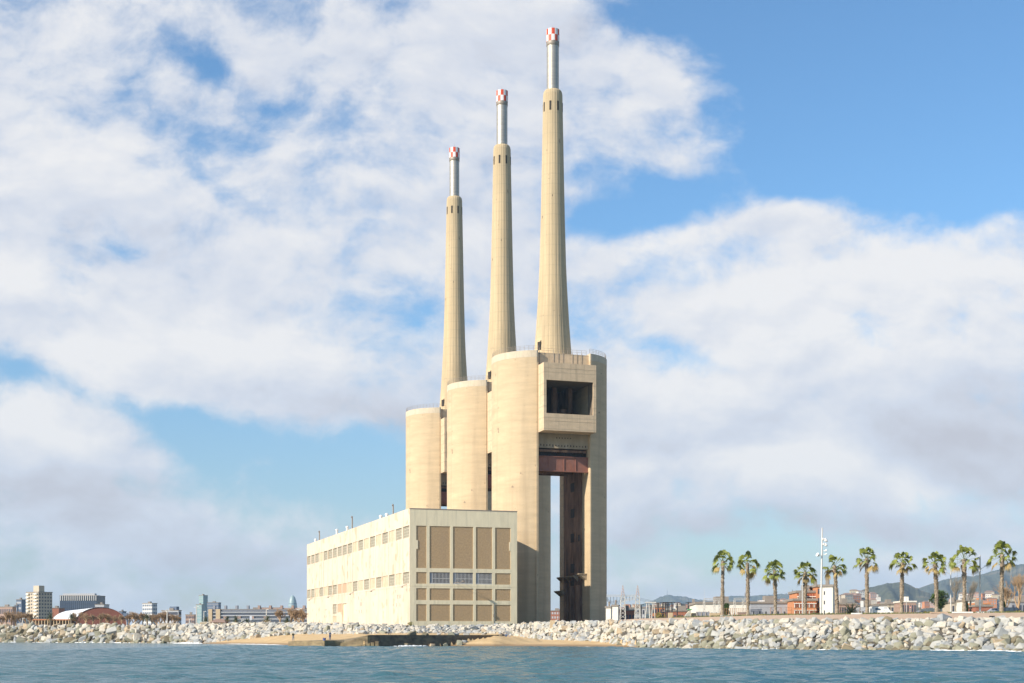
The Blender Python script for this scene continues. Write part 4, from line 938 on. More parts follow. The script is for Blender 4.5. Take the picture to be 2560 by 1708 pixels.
m = MB(); m.tube((0,0,0),(0,0,3.2),.05,n=6); o = m.build('pole', m_gal, loc=(X(2266,250),250,5.7)); tag(o, 'plain thin pole left of the round sign', 'pole')
m = MB(); m.box(-.33,.33,-.2,.2,0,.42); m.box(-.36,.36,-.22,.22,.42,.46); m.box(-.28,-.22,-.205,-.201,.05,.38); m.box(.22,.28,-.205,-.201,.05,.38)
o = m.build('black_box', m_blk, loc=(X(2480,207.8),207.8,gzs(X(2480,207.8),207.8))); tag(o, 'small black box standing on the promenade edge near the rightmost palm', 'box')
# kerb stones along the promenade
for i, (u0, u1, D) in enumerate(((1880,1935,252),(1985,2052,244),(2128,2155,230),(2380,2432,218.5),(2325,2370,221),(2440,2475,219),(1800,1850,258))):
    m = MB(); L_ = (u1-u0)*D/F; m.box(0, L_, -.12, .12, 0, .18); m.box(.02,L_-.02,-.10,.10,.18,.2); x = X(u0,D)
    o = m.build('kerb_beam', m_white if i != 4 else m_pave, loc=(x, D, max(gzs(x, D), gzs(X(u1,D),D))+.0)); tag(o, 'long pale kerb beam on the promenade, ' + ['below the grey shed','below the orange building','below the low date palm','below the widest palm','below the yellow green shrub','between the two rightmost palms','below the leftmost palms'][i], 'kerb', 'kerb beams on the promenade')

# ------------------------------------------------------------------ vehicles
m_tyre = simple('tyre', (.02,.02,.02), .9); m_cg = simple('car glass', (.06,.09,.13), .15)
def vehicle(name, u_, D, rz, prof, width, mt, wins, label, cat, lp=True):
    x = X(u_, D); root = empty(name, (x, D, gzs(x, D)), rz, label, cat)
    Lx = max(p[0] for p in prof); m = MB(); n = len(prof)
    V = [(a, -width/2+(.12 if z > 1.0 else 0), z) for a, z in prof] + [(a, width/2-(.12 if z > 1.0 else 0), z) for a, z in prof]
    m.add(V, [tuple(range(n)), tuple(range(2*n-1, n-1, -1))] + [(i, n+i, n+(i+1) % n, (i+1) % n) for i in range(n)]); bd = m.build('body', mt, root)
    for w in wins:
        for s_ in (-1, 1):
            m = MB(); y = s_*(width/2-.05); k = len(w); m.add([(a, y+s_*.012-(s_*.04 if z > 1.2 else 0), z) for a, z in w] + [(a, y-s_*.1, z) for a, z in w], [tuple(range(k)), tuple(range(2*k-1,k-1,-1))]+[(i,(i+1)%k,k+(i+1)%k,k+i) for i in range(k)]); m.build('window', m_cg, root)
    for a in (Lx*.19, Lx*.80):
        for s_ in (-1, 1):
            m = MB(); m.tube((a, s_*(width/2-.2), .34), (a, s_*(width/2+.02), .34), .34, n=18); wh = m.build('wheel', m_tyre, root); m = MB(); m.tube((a, s_*(width/2+.02), .34), (a, s_*(width/2+.03), .34), .19, n=12); m.build('rim', m_gal, wh)
    for s_ in (-1,1):
        m = MB(); m.box(Lx-.02,Lx+.03,s_*width*.36-.15,s_*width*.36+.15,.62,.8); m.build('headlight', m_white, root)
    m = MB(); m.box(-.06,Lx+.06,-width/2+.1,width/2-.1,.28,.42); m.build('bumper', m_tyre, root)
    return root
van = [(0,.35),(4.9,.35),(5.0,.6),(4.95,.95),(4.3,1.15),(3.75,1.95),(3.5,2.05),(.15,2.05),(0,1.9)]
vehicle('camper_van', 2174, 252, -.12, [(a*.80,z*.8+.05) for a, z in van], 1.7, m_white, [[(2.35,.98),(3.25,.98),(2.92,1.5),(2.35,1.5)],[(.9,1.05),(1.8,1.05),(1.8,1.45),(.9,1.45)]], 'white camper van parked between two palms', 'van')
vehicle('van', 2508, 240, -.05, [(a*.6,z*.62+.02) for a, z in van], 1.5, simple('dark blue paint', (.025,.035,.06), .35), [[(.2,.75),(.75,.75),(.75,1.2),(.2,1.2)],[(.85,.75),(1.5,.75),(1.5,1.2),(.85,1.2)],[(1.75,.72),(2.4,.72),(2.2,1.15),(1.75,1.15)]], 'dark blue van parked behind the rightmost palm', 'van')
car = [(0,.32),(4.1,.32),(4.2,.6),(4.0,.85),(3.1,.98),(2.45,1.42),(1.1,1.45),(.3,1.0),(0,.9)]
cw = [[(.75,.98),(1.6,.98),(1.6,1.34),(1.1,1.34)],[(1.68,.98),(2.85,.98),(2.35,1.34),(1.68,1.34)]]
vehicle('car', 2468, 246, -.1, [(a*.62,z*.85) for a,z in car], 1.5, simple('silver paint', (.42,.44,.48), .35, metal=.3), [[(a*.62,z*.85) for a,z in w] for w in cw], 'silver car parked left of the rightmost palm', 'car')
vehicle('car', 2288, 262, .15, [(a*.75,z*.85) for a,z in car], 1.6, simple('grey paint', (.22,.22,.24), .35, metal=.3), [[(a*.75,z*.85) for a,z in w] for w in cw], 'grey car parked left of the yellow green shrub', 'car')
vehicle('car', 2296, 300, -.15, [(a*.9,z) for a,z in car], 1.7, simple('red paint', (.45,.05,.03), .35), [[(a*.9,z) for a,z in w] for w in cw], 'red car far behind the grey car', 'car')
def bicycle(x, y, rz, label):
    root = empty('bicycle', (x, y, gzs(x, y)), rz, label, 'bicycle', 'bicycles by the blank sign')
    for cx in (0, 1.05):
        m = MB(); n = 20
        for i in range(n): a0, a1 = 2*math.pi*i/n, 2*math.pi*(i+1)/n; m.tube((cx+.34*math.cos(a0),0,.34+.34*math.sin(a0)),(cx+.34*math.cos(a1),0,.34+.34*math.sin(a1)),.025,n=4)
        for i in range(8): a0 = math.pi*i/4; m.tube((cx,0,.34),(cx+.33*math.cos(a0),0,.34+.33*math.sin(a0)),.006,n=3)
        m.build('wheel', m_tyre, root)
    m = MB(); m.path([(0,0,.34),(.35,0,.85),(.9,0,.85),(.5,0,.3),(0,0,.34)],.025,5); m.path([(.5,0,.3),(.35,0,.95)],.02,5); m.path([(1.05,0,.34),(.88,0,1.0)],.02,5); m.build('frame', m_gal, root)
    m = MB(); m.box(.22,.45,-.07,.07,.93,1.0); m.build('saddle', m_tyre, root); m = MB(); m.tube((.88,-.28,1.0),(.88,.28,1.0),.018,n=5); m.build('handlebar', m_tyre, root)
bicycle(X(2143,252), 252, .2, 'bicycle leaning left of the blank sign post'); bicycle(X(2157,252.5), 252.5, -.3, 'bicycle leaning right of the blank sign post')

# ------------------------------------------------------------------ buildings
bm_cache = {}
def unit_box(mt):
    if mt.name not in bm_cache:
        m = MB(); m.box(0,1,0,1,0,1); o = m.build('tmp', mt); bm_cache[mt.name] = o.data; bpy.data.objects.remove(o)
    return bm_cache[mt.name]
def part_box(name, mt, parent, x0, x1, y0, y1, z0, z1):
    o = bpy.data.objects.new(name, unit_box(mt)); col.objects.link(o); o.parent = parent; o.location = (x0, y0, z0); o.scale = (x1-x0, y1-y0, z1-z0); return o
def block(name, label, u0, uc, u1, vt, D, rho, mt, floors=0, nl=0, nr_=0, depth=12, cat='building', group=None, wmat=None, fill=(.6,.55), roof=None, z0=None, extras=None, band=False, bmat=None):
    k = D/F; rho = R(rho); L1 = max((uc-u0)*k/math.cos(rho), .5); L2 = (u1-uc)*k/math.sin(rho) if (u1 > uc and rho > .05) else depth
    x = X(uc, D); z0 = 5.0 if z0 is None else z0; h = Z(vt, D)-z0
    root = empty(name, (x, D, z0), -rho, label, cat, group)
    m = MB(); m.box(-L1, 0, 0, L2, -1, h); m.build('wall', mt, root)
    m = MB(); e_ = .25; m.box(-L1-e_, e_, -e_, L2+e_, h+.003, h+.5); m.box(-L1*.6, -L1*.35, L2*.3, L2*.6, h+.5, h+1.9); m.build('roof', roof or m_roofm, root)
    wm = wmat or m_glass; fh_ = h/max(floors,1)
    for f in range(floors):
        za, zb = fh_*(f+.5-fill[1]/2), fh_*(f+.5+fill[1]/2)
        if band:
            part_box('window', wm, root, -L1+.4, -.4, -.06, .2, za, zb)
            if bmat: part_box('balcony', bmat, root, -L1+.1, -.1, -1.0, -.065, za-fh_*.18, za+fh_*.12)
            if nr_: part_box('window', wm, root, -.2, .06, .4, L2-.4, za, zb)
            continue
        for i in range(nl):
            w = L1/nl; part_box('window', wm, root, -L1+w*(i+.5-fill[0]/2), -L1+w*(i+.5+fill[0]/2), -.06, .2, za, zb)
        for i in range(nr_):
            w = L2/nr_; part_box('window', wm, root, -.2, .06, w*(i+.5-fill[0]/2), w*(i+.5+fill[0]/2), za, zb)
    if extras: extras(root, L1, L2, h, k)
    return root
c_beige = simple('beige render', (.50,.43,.33)); c_pinkb = simple('pinkish brick', (.36,.25,.20)); c_bluegrey = simple('blue grey cladding', (.12,.16,.23)); c_tealg = simple('pale green glass', (.27,.36,.37), .4); c_greyb = simple('grey concrete', (.28,.29,.32)); c_lgrey = simple('light grey render', (.44,.45,.47))
c_white = simple('white render', (.72,.68,.60)); c_or = simple('orange render', (.52,.22,.10)); c_brick = simple('red brick', (.33,.13,.08)); c_dglass = simple('dark curtain glass', (.035,.05,.08), .3); c_wgrid = simple('white grid facade', (.62,.61,.58)); c_tile = simple('brown tiles', (.27,.18,.14)); c_tan = simple('tan concrete', (.52,.40,.25))
block('apartment_block', 'low pinkish brown block at the far left edge', -12,31,36,1518,1000,20,c_pinkb,3,8,0)
block('office_building', 'dark blue office with pale stripes left of the beige tower block', 40,54,57,1500,1150,8,c_bluegrey,6,0,0,band=True,wmat=c_lgrey,fill=(.8,.35))
block('office_building', 'lower stepped dark blue wing beside the striped office', 36,43,44,1514,1140,8,c_bluegrey,4,0,0,band=True,wmat=c_lgrey,fill=(.8,.35))
def tw_ex(root, L1, L2, h, k):
    part_box('lift_core', c_beige, root, -L1*.48, -.0-L1*.02, .6, L2*.45, h+.5, h+(1483-1466)*k)
    for f in range(12):
        zz = h*(f+.35)/12
        for (a, b_) in ((-L1*.93,-L1*.72),(-L1*.30,-L1*.04)): part_box('balcony', c_white, root, a, b_, -1.2, -.07, zz, zz+1.0)
block('tower_block', 'tall beige tower block with balconies at the left, its right side in shade', 54,96,121,1481,1000,40,c_beige,12,6,5,extras=tw_ex,fill=(.5,.45))
def ex_cr(root, L1, L2, h, k):
    for i in range(18): x0 = -L1+L1*i/18; part_box('fin', c_wgrid, root, x0+L1/18*.3, x0+L1/18*.6, -.5, -.08, h-4.0, h+.3)
    for i in range(18): x0 = -L1+L1*i/18; part_box('mullion', c_bluegrey, root, x0, x0+.25, -.2, -.08, 0, h-4)
    part_box('roof_plant', c_lgrey, root, -L1*.95, -L1*.1, 3, 8, h+.5, h+2.2)
block('office_building', 'wide dark glass office with a white toothed crown left of the brown gable', 148,243,243,1490,1200,3,c_dglass,9,0,0,extras=ex_cr,band=True,wmat=simple('blue black glass',(.05,.07,.11),.2),depth=20,fill=(.9,.7))
block('building', 'small pale blue grey building right of the wide dark office', 237,260,260,1512,1100,3,c_lgrey,3,6,0)
block('building', 'small red brick building peeping above the white vault', 123,147,147,1521,1050,3,c_brick,2,0,0)
block('building', 'tiny blue grey block right of the brown gable top', 297,306,306,1529,1400,3,c_bluegrey,3,2,0)
m = MB(); 
for a in (0,3.2): m.box(a,a+1.2,0,2,0,20); 
for z in (8,13,18): m.box(0,4.4,-.6,2.6,z,z+2.5)
o = m.build('skeletal_tower', c_bluegrey, loc=(X(308,1400),1400,5)); tag(o, 'thin dark skeletal tower right of the brown gable', 'tower')
block('tower_block', 'white gridded tower between the brown gable and the grey offices', 352,380,389,1509,1300,30,c_wgrid,8,5,3,fill=(.7,.5),wmat=c_bluegrey)
block('office_building', 'blue grey low office with dark rooftop plant behind the bare trees', 401,446,450,1527,1000,15,c_lgrey,4,0,2,band=True,extras=lambda r,a,b,h,k: part_box('roof_plant', c_bluegrey, r, -a*.6,-a*.2,2,6,h+.5,h+3))
block('brick_building', 'red brown brick building left of the green glass tower', 463,486,488,1538,900,10,c_pinkb,4,6,1)
block('glass_tower', 'slim pale green glass tower, the tallest beside the grey slab', 495,508,517,1489,1800,38,c_tealg,14,3,0,fill=(.9,.25),wmat=simple('green glass line',(.20,.33,.34),.3))
block('glass_tower', 'lower pale green glass block in front of the slim glass tower', 489,504,508,1512,1700,20,c_tealg,9,0,0,band=True,fill=(.9,.25),wmat=simple('green glass line two',(.20,.33,.34),.3))
block('office_building', 'dark grey slab building right of the green glass tower', 517,546,549,1507,1750,10,c_bluegrey,10,8,2,fill=(.7,.35),wmat=c_greyb)
def ap_ex(root, L1, L2, h, k):
    for i in range(9): x0 = -L1*(.97-.105*i); part_box('stair_head', c_pinkb if i > 3 else c_greyb, root, x0, x0+L1*.02, 3, 7, h+.5, h+3.5)
    for i in range(7): x0 = -L1*(.86-.125*i); part_box('loggia', c_pinkb, root, x0, x0+L1*.035, -1.1, -.07, h*.62, h*.72)
    part_box('roof_storey', c_pinkb, root, -L1*.55, -2, 4, 10, h+.5, h+1.5)
    for (a,b_) in ((-L1*1.0,-L1*.965),(-L1*.93,-L1*.89)): part_box('stair_tower', c_tan, root, a, b_, -1.6, -.07, 0, h+.4)
block('apartment_block', 'very long low apartment block with white balcony bands behind the palms', 519,790,790,1524,1200,3,c_greyb,7,0,0,band=True,bmat=c_lgrey,extras=ap_ex,fill=(.9,.45),depth=14)
# bullet shaped tower
bt = empty('bullet_tower', (X(731.5,3200),3200,5), 0, 'bullet shaped pale blue green tower behind the long apartment block', 'tower')
k3 = 3200/F; hb = Z(1488,3200)-5; m = MB(); m.lathe([(11.6*k3,0),(11.8*k3,hb*.5),(11.5*k3,hb*.68),(10.4*k3,hb*.79),(8.8*k3,hb*.87),(6.3*k3,hb*.94),(3.6*k3,hb*.98),(.3,hb)], 36); m.build('glass_skin', c_tealg, bt)
for q in range(10):
    z_ = hb*(.06+.08*q); rr = float(np.interp(z_/hb,[0,.5,.68,.79,.87,.94],[11.6*k3,11.8*k3,11.5*k3,10.4*k3,8.8*k3,6.3*k3])); m = MB(); m.lathe([(rr+.1,z_),(rr+.1,z_+1.2)], 36); m.build('sunshade_band', c_bluegrey, bt)
# vaulted hall
vh = empty('vaulted_hall', (X(252,640), 640, 5.5), R(0), 'hall with a white vaulted roof and a large brown rounded gable', 'hall')
k6 = 640/F; W2 = 64.5*k6; hv = Z(1519,640)-5.5; m = MB(); pts = [(W2*math.cos(a), hv*.25+hv*.75*math.sin(a)) for a in np.linspace(0, math.pi, 33)]; n = len(pts)
V = [(x_, 0, z_) for x_, z_ in pts] + [(W2,0,-1)][:0]
poly = [(-W2,0,-1),(W2,0,-1)] + [(x_,0,z_) for x_, z_ in pts]
m.add(poly, [tuple(range(len(poly)))]); m.build('gable_wall', simple('brown corten cladding',(.155,.052,.035),.8,var=.12,nscale=.4), vh)
dl = (-66.0, 150.0); m = MB(); V = []; fs = []
for (x_, z_) in pts: V += [(x_*1.01, -.4, z_*1.01), (x_+dl[0]*.5, dl[1]*.5*.9, z_)]
for i in range(n-1): fs.append((2*i, 2*i+2, 2*i+3, 2*i+1))
V += [(W2*1.01,-.4,-1),(W2+dl[0]*.5,dl[1]*.45,-1),(-W2*1.01,-.4,-1),(-W2+dl[0]*.5,dl[1]*.45,-1)]; q = 2*n; fs += [(q,0,1,q+1),(q+2,q+3,2*n-1,2*n-2)]
m.add(V, fs, 0, True); m.build('vault_roof', simple('white membrane',(.74,.76,.78),.6,var=.05,nscale=.3), vh)
an = empty('arcade', (X(72,600),600,6.0), 0, 'long low annex with orange roof and cream columns before the white vault', 'annex')
k6 = 600/F; LA = 105*k6; m = MB(); m.prism([(0,0),(LA,0),(LA,7),(0,7)], 3.1, 3.6); m.build('roof', c_or, an)
for i in range(14): part_box('column', c_tan, an, LA*i/14+.1, LA*i/14+.5, .1, .5, 0, 3.1)
part_box('back_wall', simple('dark arcade wall',(.20,.13,.09)), an, 0, LA, 5, 5.4, 0, 3.09)
hut = empty('hut', (X(500,515),515,6), 0, 'low tan hut with brown tiled hipped roof behind the rocks', 'hut'); k5 = 515/F; Lh = 62*k5
part_box('wall', c_tan, hut, 0, Lh, 0, 6, 0, 1.3); m = MB(); m.add([(Lh*.4,-.4,1.3),(Lh+.3,-.4,1.3),(Lh+.3,6.4,1.3),(Lh*.4,6.4,1.3),(Lh*.55,3,2.6),(Lh*.9,3,2.6)],[(0,1,5,4),(1,2,5),(2,3,4,5),(3,0,4)]); m.build('roof', c_tile, hut)
part_box('parapet', c_white, hut, -.1, Lh*.42, -.1, .2, 1.31, 1.5)
kw = empty('kiosk', (X(402,490),490,5.9), 0, 'plain tan kiosk wall in front of the bare trees', 'kiosk'); part_box('wall', c_tan, kw, 0, 43*490/F, 0, 2, 0, .75); part_box('coping', c_white, kw, -.05, 43*490/F+.05, -.05, 2.05, .753, .85)
block('building', 'brick and white flats seen through the gap between the towers', 1372,1410,1410,1528,900,3,c_brick,5,6,0,wmat=c_lgrey,fill=(.6,.5))
# ---- right hand industrial area
def shed_pipes(root, L1, L2, h, k):
    for i in range(16): part_box('roof_rib', c_white, root, -L1+L1*i/16, -L1+L1*i/16+.3, -.15, -.01, 0, h)
block('transformer_house', 'narrow cream box building touching the right tower', 1515,1527,1532,1520,430,25,c_white,0,0,0,cat='industrial box')
block('transformer_house', 'larger cream box building second from the tower', 1531,1545,1548,1516,425,20,c_white,0,0,0,cat='industrial box')
block('warehouse', 'long white warehouse behind the two leftmost palms', 1741,1876,1876,1510,330,3,c_white,1,12,0,cat='warehouse',fill=(.25,.15),depth=20)
block('grey_shed', 'long grey shed with two dark windows and white roof tanks', 1877,1984,1984,1509,320,3,simple('grey sheet metal',(.33,.35,.38),.6,lines=(.8,(.2,.21,.23),.5)),1,7,0,cat='shed',fill=(.22,.22),depth=16,wmat=simple('shed window',(.05,.06,.07)))
for (u_, lab) in ((1900,'white rounded tank on the left of the grey shed roof'),(1930,'white rounded tank in the middle of the grey shed roof')):
    m = MB(); m.tube((0,0,0),(1.7,0,0),.45,n=14); m.tube((-.15,0,0),(0,0,0),.2,.45,14); m.tube((1.7,0,0),(1.85,0,0),.45,.2,14); o = m.build('roof_tank', m_white, loc=(X(u_,326),326,Z(1506.5,326))); tag(o, lab, 'tank')
def or_ex(root, L1, L2, h, k):
    for f in range(3):
        part_box('white_band', c_white, root, -L1, 0, -.25, -.07, h*(.26+.3*f), h*(.29+.3*f))
        for i in range(14): part_box('slat', c_brick if i % 3 else c_white, root, -L1+L1*i/14+.1, -L1+L1*i/14+.25, -.2, -.07, h*(.1+.3*f), h*(.24+.3*f))
block('orange_building', 'lower left wing of the stepped orange building', 1985,2041,2041,1502,310,3,c_or,3,9,0,extras=or_ex,wmat=simple('deep red window',(.28,.06,.03)))
block('orange_building', 'taller upper part of the stepped orange building behind the shortest palm', 1993,2050,2050,1482,316,3,c_or,5,9,0,extras=or_ex,wmat=simple('deep red window two',(.28,.06,.03)))
block('orange_tower', 'narrow orange stair bay touching the white stair tower', 2043,2053,2053,1467,314,3,c_or,4,1,0)
def wt(root, L1, L2, h, k):
    for z_ in (.78,.52,.25): part_box('slit_window', m_glass, root, -L1*.68, -L1*.60, -.08, .1, h*z_, h*z_+.8)
block('stair_tower', 'tall blank white stair tower beside the orange building', 2052,2082,2092,1467,306,25,c_white,0,0,0,extras=wt,cat='building')
block('brick_building', 'low purple brown building behind the low date palm', 2092,2140,2140,1512,400,3,c_pinkb,2,8,0)
block('white_shed', 'long white shed behind the camper van', 2128,2215,2215,1516,420,3,c_lgrey,1,5,0,cat='shed')
block('hall', 'pale roofed dull brick hall behind the slender palm', 2256,2290,2290,1506,450,3,c_pinkb,2,6,0,cat='hall',roof=c_white)
block('building', 'low beige sheds left of the slender palm', 2205,2250,2250,1512,480,3,c_beige,2,6,0)
block('building', 'orange brown block behind the leaning gantry', 1630,1662,1662,1519,520,3,c_or,3,5,0)
block('building', 'dark red shed behind the first lattice tower', 1545,1588,1588,1527,480,3,c_brick,1,5,0)
block('building', 'dark red tiled shed right of the yellow green shrub', 1665,1745,1745,1529,450,3,c_brick,1,9,0)
block('building', 'grey white block behind the second lattice tower', 1572,1612,1612,1521,700,3,c_lgrey,3,6,0)
block('apartment_block', 'cluster of pale grey tower flats in front of the blue hills', 1690,1702,1715,1512,1500,40,c_beige,7,4,3)
block('apartment_block', 'brown brick block left of the white warehouse', 1728,1745,1745,1513,420,3,c_pinkb,3,3,0)
block('building', 'tiny white building below the summit', 1665,1673,1673,1519,900,3,c_white,2,2,0)
block('building', 'white low building right of the widest palm', 2415,2445,2445,1503,420,3,c_white,2,5,0)
block('building', 'red roofed white house right of the tall street lamp', 2448,2474,2474,1511,400,3,c_white,1,4,0,roof=c_or)
block('building', 'brick sheds behind the silver car', 2440,2482,2482,1517,360,3,c_brick,1,6,0)
block('building', 'low grey blue building at the right edge behind the bare tree', 2530,2600,2600,1506,420,3,c_greyb,2,8,0)
block('building', 'cream block between the street lamp and the widest palm', 2380,2408,2408,1508,450,3,c_beige,2,4,0)
# small concrete blocks, ramp, fence
for (u0,u1,vt,D,lab) in ((1671,1682,1532,296,'tan concrete block right of the yellow green shrub'),(1728,1740,1533,292,'tan concrete block right of the painted ramp'),(1775,1800,1533,290,'wide tan concrete block left of the leftmost palm'),(1899,1920,1536,278,'pale concrete block in front of the grey shed'),(1375,1387,1551,345,'small pale concrete block at the foot of the gap between the towers')):
    x0 = X(u0,D); z0 = gzs(x0,D); w = (u1-u0)*D/F; h = Z(vt,D)-z0; m = MB(); m.box(0,w,0,.9,0,h); m.box(.02,w-.02,.02,.88,h,h+.03); o = m.build('concrete_block', c_tan, loc=(x0,D,z0-.02)); tag(o, lab, 'concrete block', 'concrete blocks along the verge')
D=290; x0 = X(1707,D); z0 = gzs(x0,D); w = 20*D/F; h = Z(1525,D)-z0
rp = empty('ramp', (x0,D,z0), 0, 'steep triangular ramp painted with pale blue and green streaks', 'ramp')
m_mur = simple('painted mural', (.36,.46,.50), .8, c2=(.50,.42,.30), nscale=2.0, var=.35)
m = MB(); m.add([(0,0,0),(w,0,0),(w,0,h),(w*.9,0,h),(0,1.5,0),(w,1.5,0),(w,1.5,h),(w*.9,1.5,h)],[(0,1,2,3),(7,6,5,4),(0,3,7,4),(3,2,6,7),(1,5,6,2)]); m.build('side', m_mur, rp); part_box('lip', simple('green metal',(.10,.38,.14)), rp, w*.68, w+.2, -.1, 1.6, h+.003, h+.2)
hd = empty('hoarding', (X(1740,294),294,gzs(X(1740,294),294)), 0, 'dark grey hoarding with wooden struts left of the leftmost palm', 'hoarding'); part_box('board', c_greyb, hd, 0, 34*294/F, 0, .12, 0, 1.5)
for i in range(4): m = MB(); m.tube((i*.9,-.6,0),(i*.9+.25,-.02,1.4),.05,n=4); m.build('strut', c_tan, hd)
gt = empty('mesh_gate', (X(1926,276),276,gzs(X(1926,276),276)), 0, 'orange rusty mesh gate at the foot of the third palm', 'gate'); w = 27*276/F; m = MB()
for x_ in (0,w/2,w): m.tube((x_,0,0),(x_,0,2.0),.04,n=5)
for z_ in (.1,.7,1.35,2.0): m.tube((0,0,z_),(w,0,z_),.03,n=5)
m.tube((0,0,.1),(w,0,2.0),.025,n=5); m.tube((0,0,2.0),(w,0,.1),.025,n=5)
m.build('frame', simple('orange rust',(.45,.20,.10)), gt)
def fence(u0,u1,D,n,h,label,mt):
    root = empty('fence', (X(u0,D),D,gzs(X(u0,D),D)), 0, label, 'fence'); w=(u1-u0)*D/F
    for i in range(n): m = MB(); m.tube((w*i/(n-1),0,0),(w*i/(n-1),0,h),.05,n=5); m.build('post', mt, root)
    m = MB()
    for z_ in (.4*h,.7*h,.97*h): m.tube((0,0,z_),(w,0,z_),.02,n=4)
    m.build('wire', mt, root)
fence(1800,1868,285,14,2.1,'rusty post fence in front of the white warehouse',simple('rust post',(.42,.24,.12)))
fence(1965,2050,272,7,2.0,'thin post fence in front of the orange building',simple('rust post two',(.42,.24,.12)))
fence(2100,2300,262,9,2.4,'wire fence with brown posts behind the camper van',simple('brown post',(.38,.22,.12)))
dkb = empty('brown_hut', (X(1846,284),284,gzs(X(1846,284),284)), 0, 'low brown wooden hut between the two leftmost palms', 'hut'); part_box('wall', c_pinkb, dkb, 0,1.6,0,1.2,0,1.15); part_box('roof', c_tile, dkb, -.1,1.7,-.1,1.3,1.153,1.25)

# ---- substation
def lattice(m, x, y, z0, z1, w0, w1, n=7, mi=0, r=.07):
    for i in range(n):
        f0, f1 = i/n, (i+1)/n; a0 = w0+(w1-w0)*f0; a1 = w0+(w1-w0)*f1; zz0, zz1 = z0+(z1-z0)*f0, z0+(z1-z0)*f1
        c = [(-1,-1),(1,-1),(1,1),(-1,1)]
        for j in range(4):
            p = c[j]; q = c[(j+1)%4]
            m.tube((x+p[0]*a0,y+p[1]*a0,zz0),(x+p[0]*a1,y+p[1]*a1,zz1),r,n=4,mi=mi,cap=False)
            m.tube((x+p[0]*a0,y+p[1]*a0,zz0),(x+q[0]*a1,y+q[1]*a1,zz1),r*.6,n=3,mi=mi,cap=False); m.tube((x+q[0]*a0,y+q[1]*a0,zz0),(x+p[0]*a1,y+p[1]*a1,zz1),r*.6,n=3,mi=mi,cap=False)
def truss(m, p0, p1, w, n=8, r=.05):
    p0 = Vector(p0); p1 = Vector(p1); U_ = Vector((0,0,w))
    m.tube(p0,p1,r,n=4); m.tube(p0+U_,p1+U_,r,n=4)
    for i in range(n): a = p0.lerp(p1,i/n); b_ = p0.lerp(p1,(i+1)/n); m.tube(a, b_+U_ if i%2 else b_+U_, r*.6, n=3); m.tube(a+U_, b_, r*.6, n=3)
D = 360; zg = 5.7
for (u_, lab) in ((1557,'left lattice pylon with a red tip beside the tower'),(1594,'right lattice pylon with a red tip')):
    o_ = empty('lattice_pylon', (X(u_,D),D,zg), 0, lab, 'pylon', 'lattice pylons'); m = MB(); zz = Z(1490,D)-zg; lattice(m,0,0,0,zz,.75,.45,7); m.build('mast', m_lat, o_); m = MB(); lattice(m,0,0,zz,Z(1464,D)-zg,.42,.05,4,r=.05); m.build('tip', m_latr, o_)
gn = empty('gantry', (X(1557,D),D,zg), 0, 'horizontal lattice beam joining the two pylons and the tower', 'gantry'); m = MB(); zz = Z(1497,D)-zg; truss(m,(-4.2,0,zz+.5),(3.6,0,zz+.5),.45,14); truss(m,(.2,-.8,zz-.7),(3.2,-.8,zz-.2),.5,6); m.build('beam', m_lat, gn)
m = MB()
for i in range(9): x_ = -3.9+i*.8; m.tube((x_,0,zz+.5),(x_,0,zz-.2-random.random()),.05,n=5)
m.build('insulators', m_blk, gn)
for k_ in range(3):
    m = MB(); p = Vector((X(1517,380),380,Z(1496+k_*3,380))); q = Vector((X(1557,D),D,Z(1496+k_*3,D))); pts = [p.lerp(q,i/8)+Vector((0,0,-1.0*math.sin(math.pi*i/8))) for i in range(9)]; m.path(pts,.035,4)
    o = m.build('power_line', m_blk); tag(o, 'black cable sagging between the tower and the left pylon', 'cable', 'cables left of the first pylon')
for k_ in range(3):
    m = MB(); p = Vector((X(1594,D),D,Z(1494+k_*3,D))); q = Vector((X(1765,D+40),D+40,Z(1501+k_*1.5,D+40))); pts = [p.lerp(q,i/14)+Vector((0,0,-1.2*math.sin(math.pi*i/14))) for i in range(15)]; m.path(pts,.03,4)
    o = m.build('power_line', m_blk); tag(o, 'long black cable running from the right pylon to the warehouse gantry', 'cable', 'cables right of the second pylon')
ag = empty('leaning_gantry', (X(1613,330),330,zg), 0, 'pale concrete gantry with leaning legs left of the yellow green shrub', 'gantry'); kk = 330/F; zt_ = Z(1508,330)-zg; m = MB()
m.box(0,27*kk,-.2,.2,zt_,zt_+.3); m.build('beam', m_lat, ag)
for (a,b_) in ((.4,.0),(.9,1.1),(1.7,1.5),(2.0,2.35)): m = MB(); m.tube((b_,0,0),(a,0,zt_),.13,.1,6); m.build('leg', m_lat, ag)
for i,(u_,vt) in enumerate(((1645,1508),(1657,1507),(1664,1506),(1668,1506),(1672,1507),(1680,1506),(1693,1507),(1721,1506),(1603,1512),(1628,1513),(1735,1512))):
    D_ = 400; m = MB(); h = Z(vt,D_)-zg; m.tube((0,0,0),(0,0,h),.16,n=6)
    for j in range(6): m.tube((0,0,h*.55+j*h*.07),(0,0,h*.55+j*h*.07+.12),.26,n=8)
    m.tube((-.8,0,h),(.8,0,h),.08,n=5); o = m.build('insulator_post', m_blk, loc=(X(u_,D_),D_,zg)); tag(o, 'black ribbed insulator post ' + ('between the pylons and the shrub' if i in (8,9) else 'in the dark row behind the yellow green shrub' if i < 7 else 'near the painted ramp'), 'insulator post', 'black insulator posts')
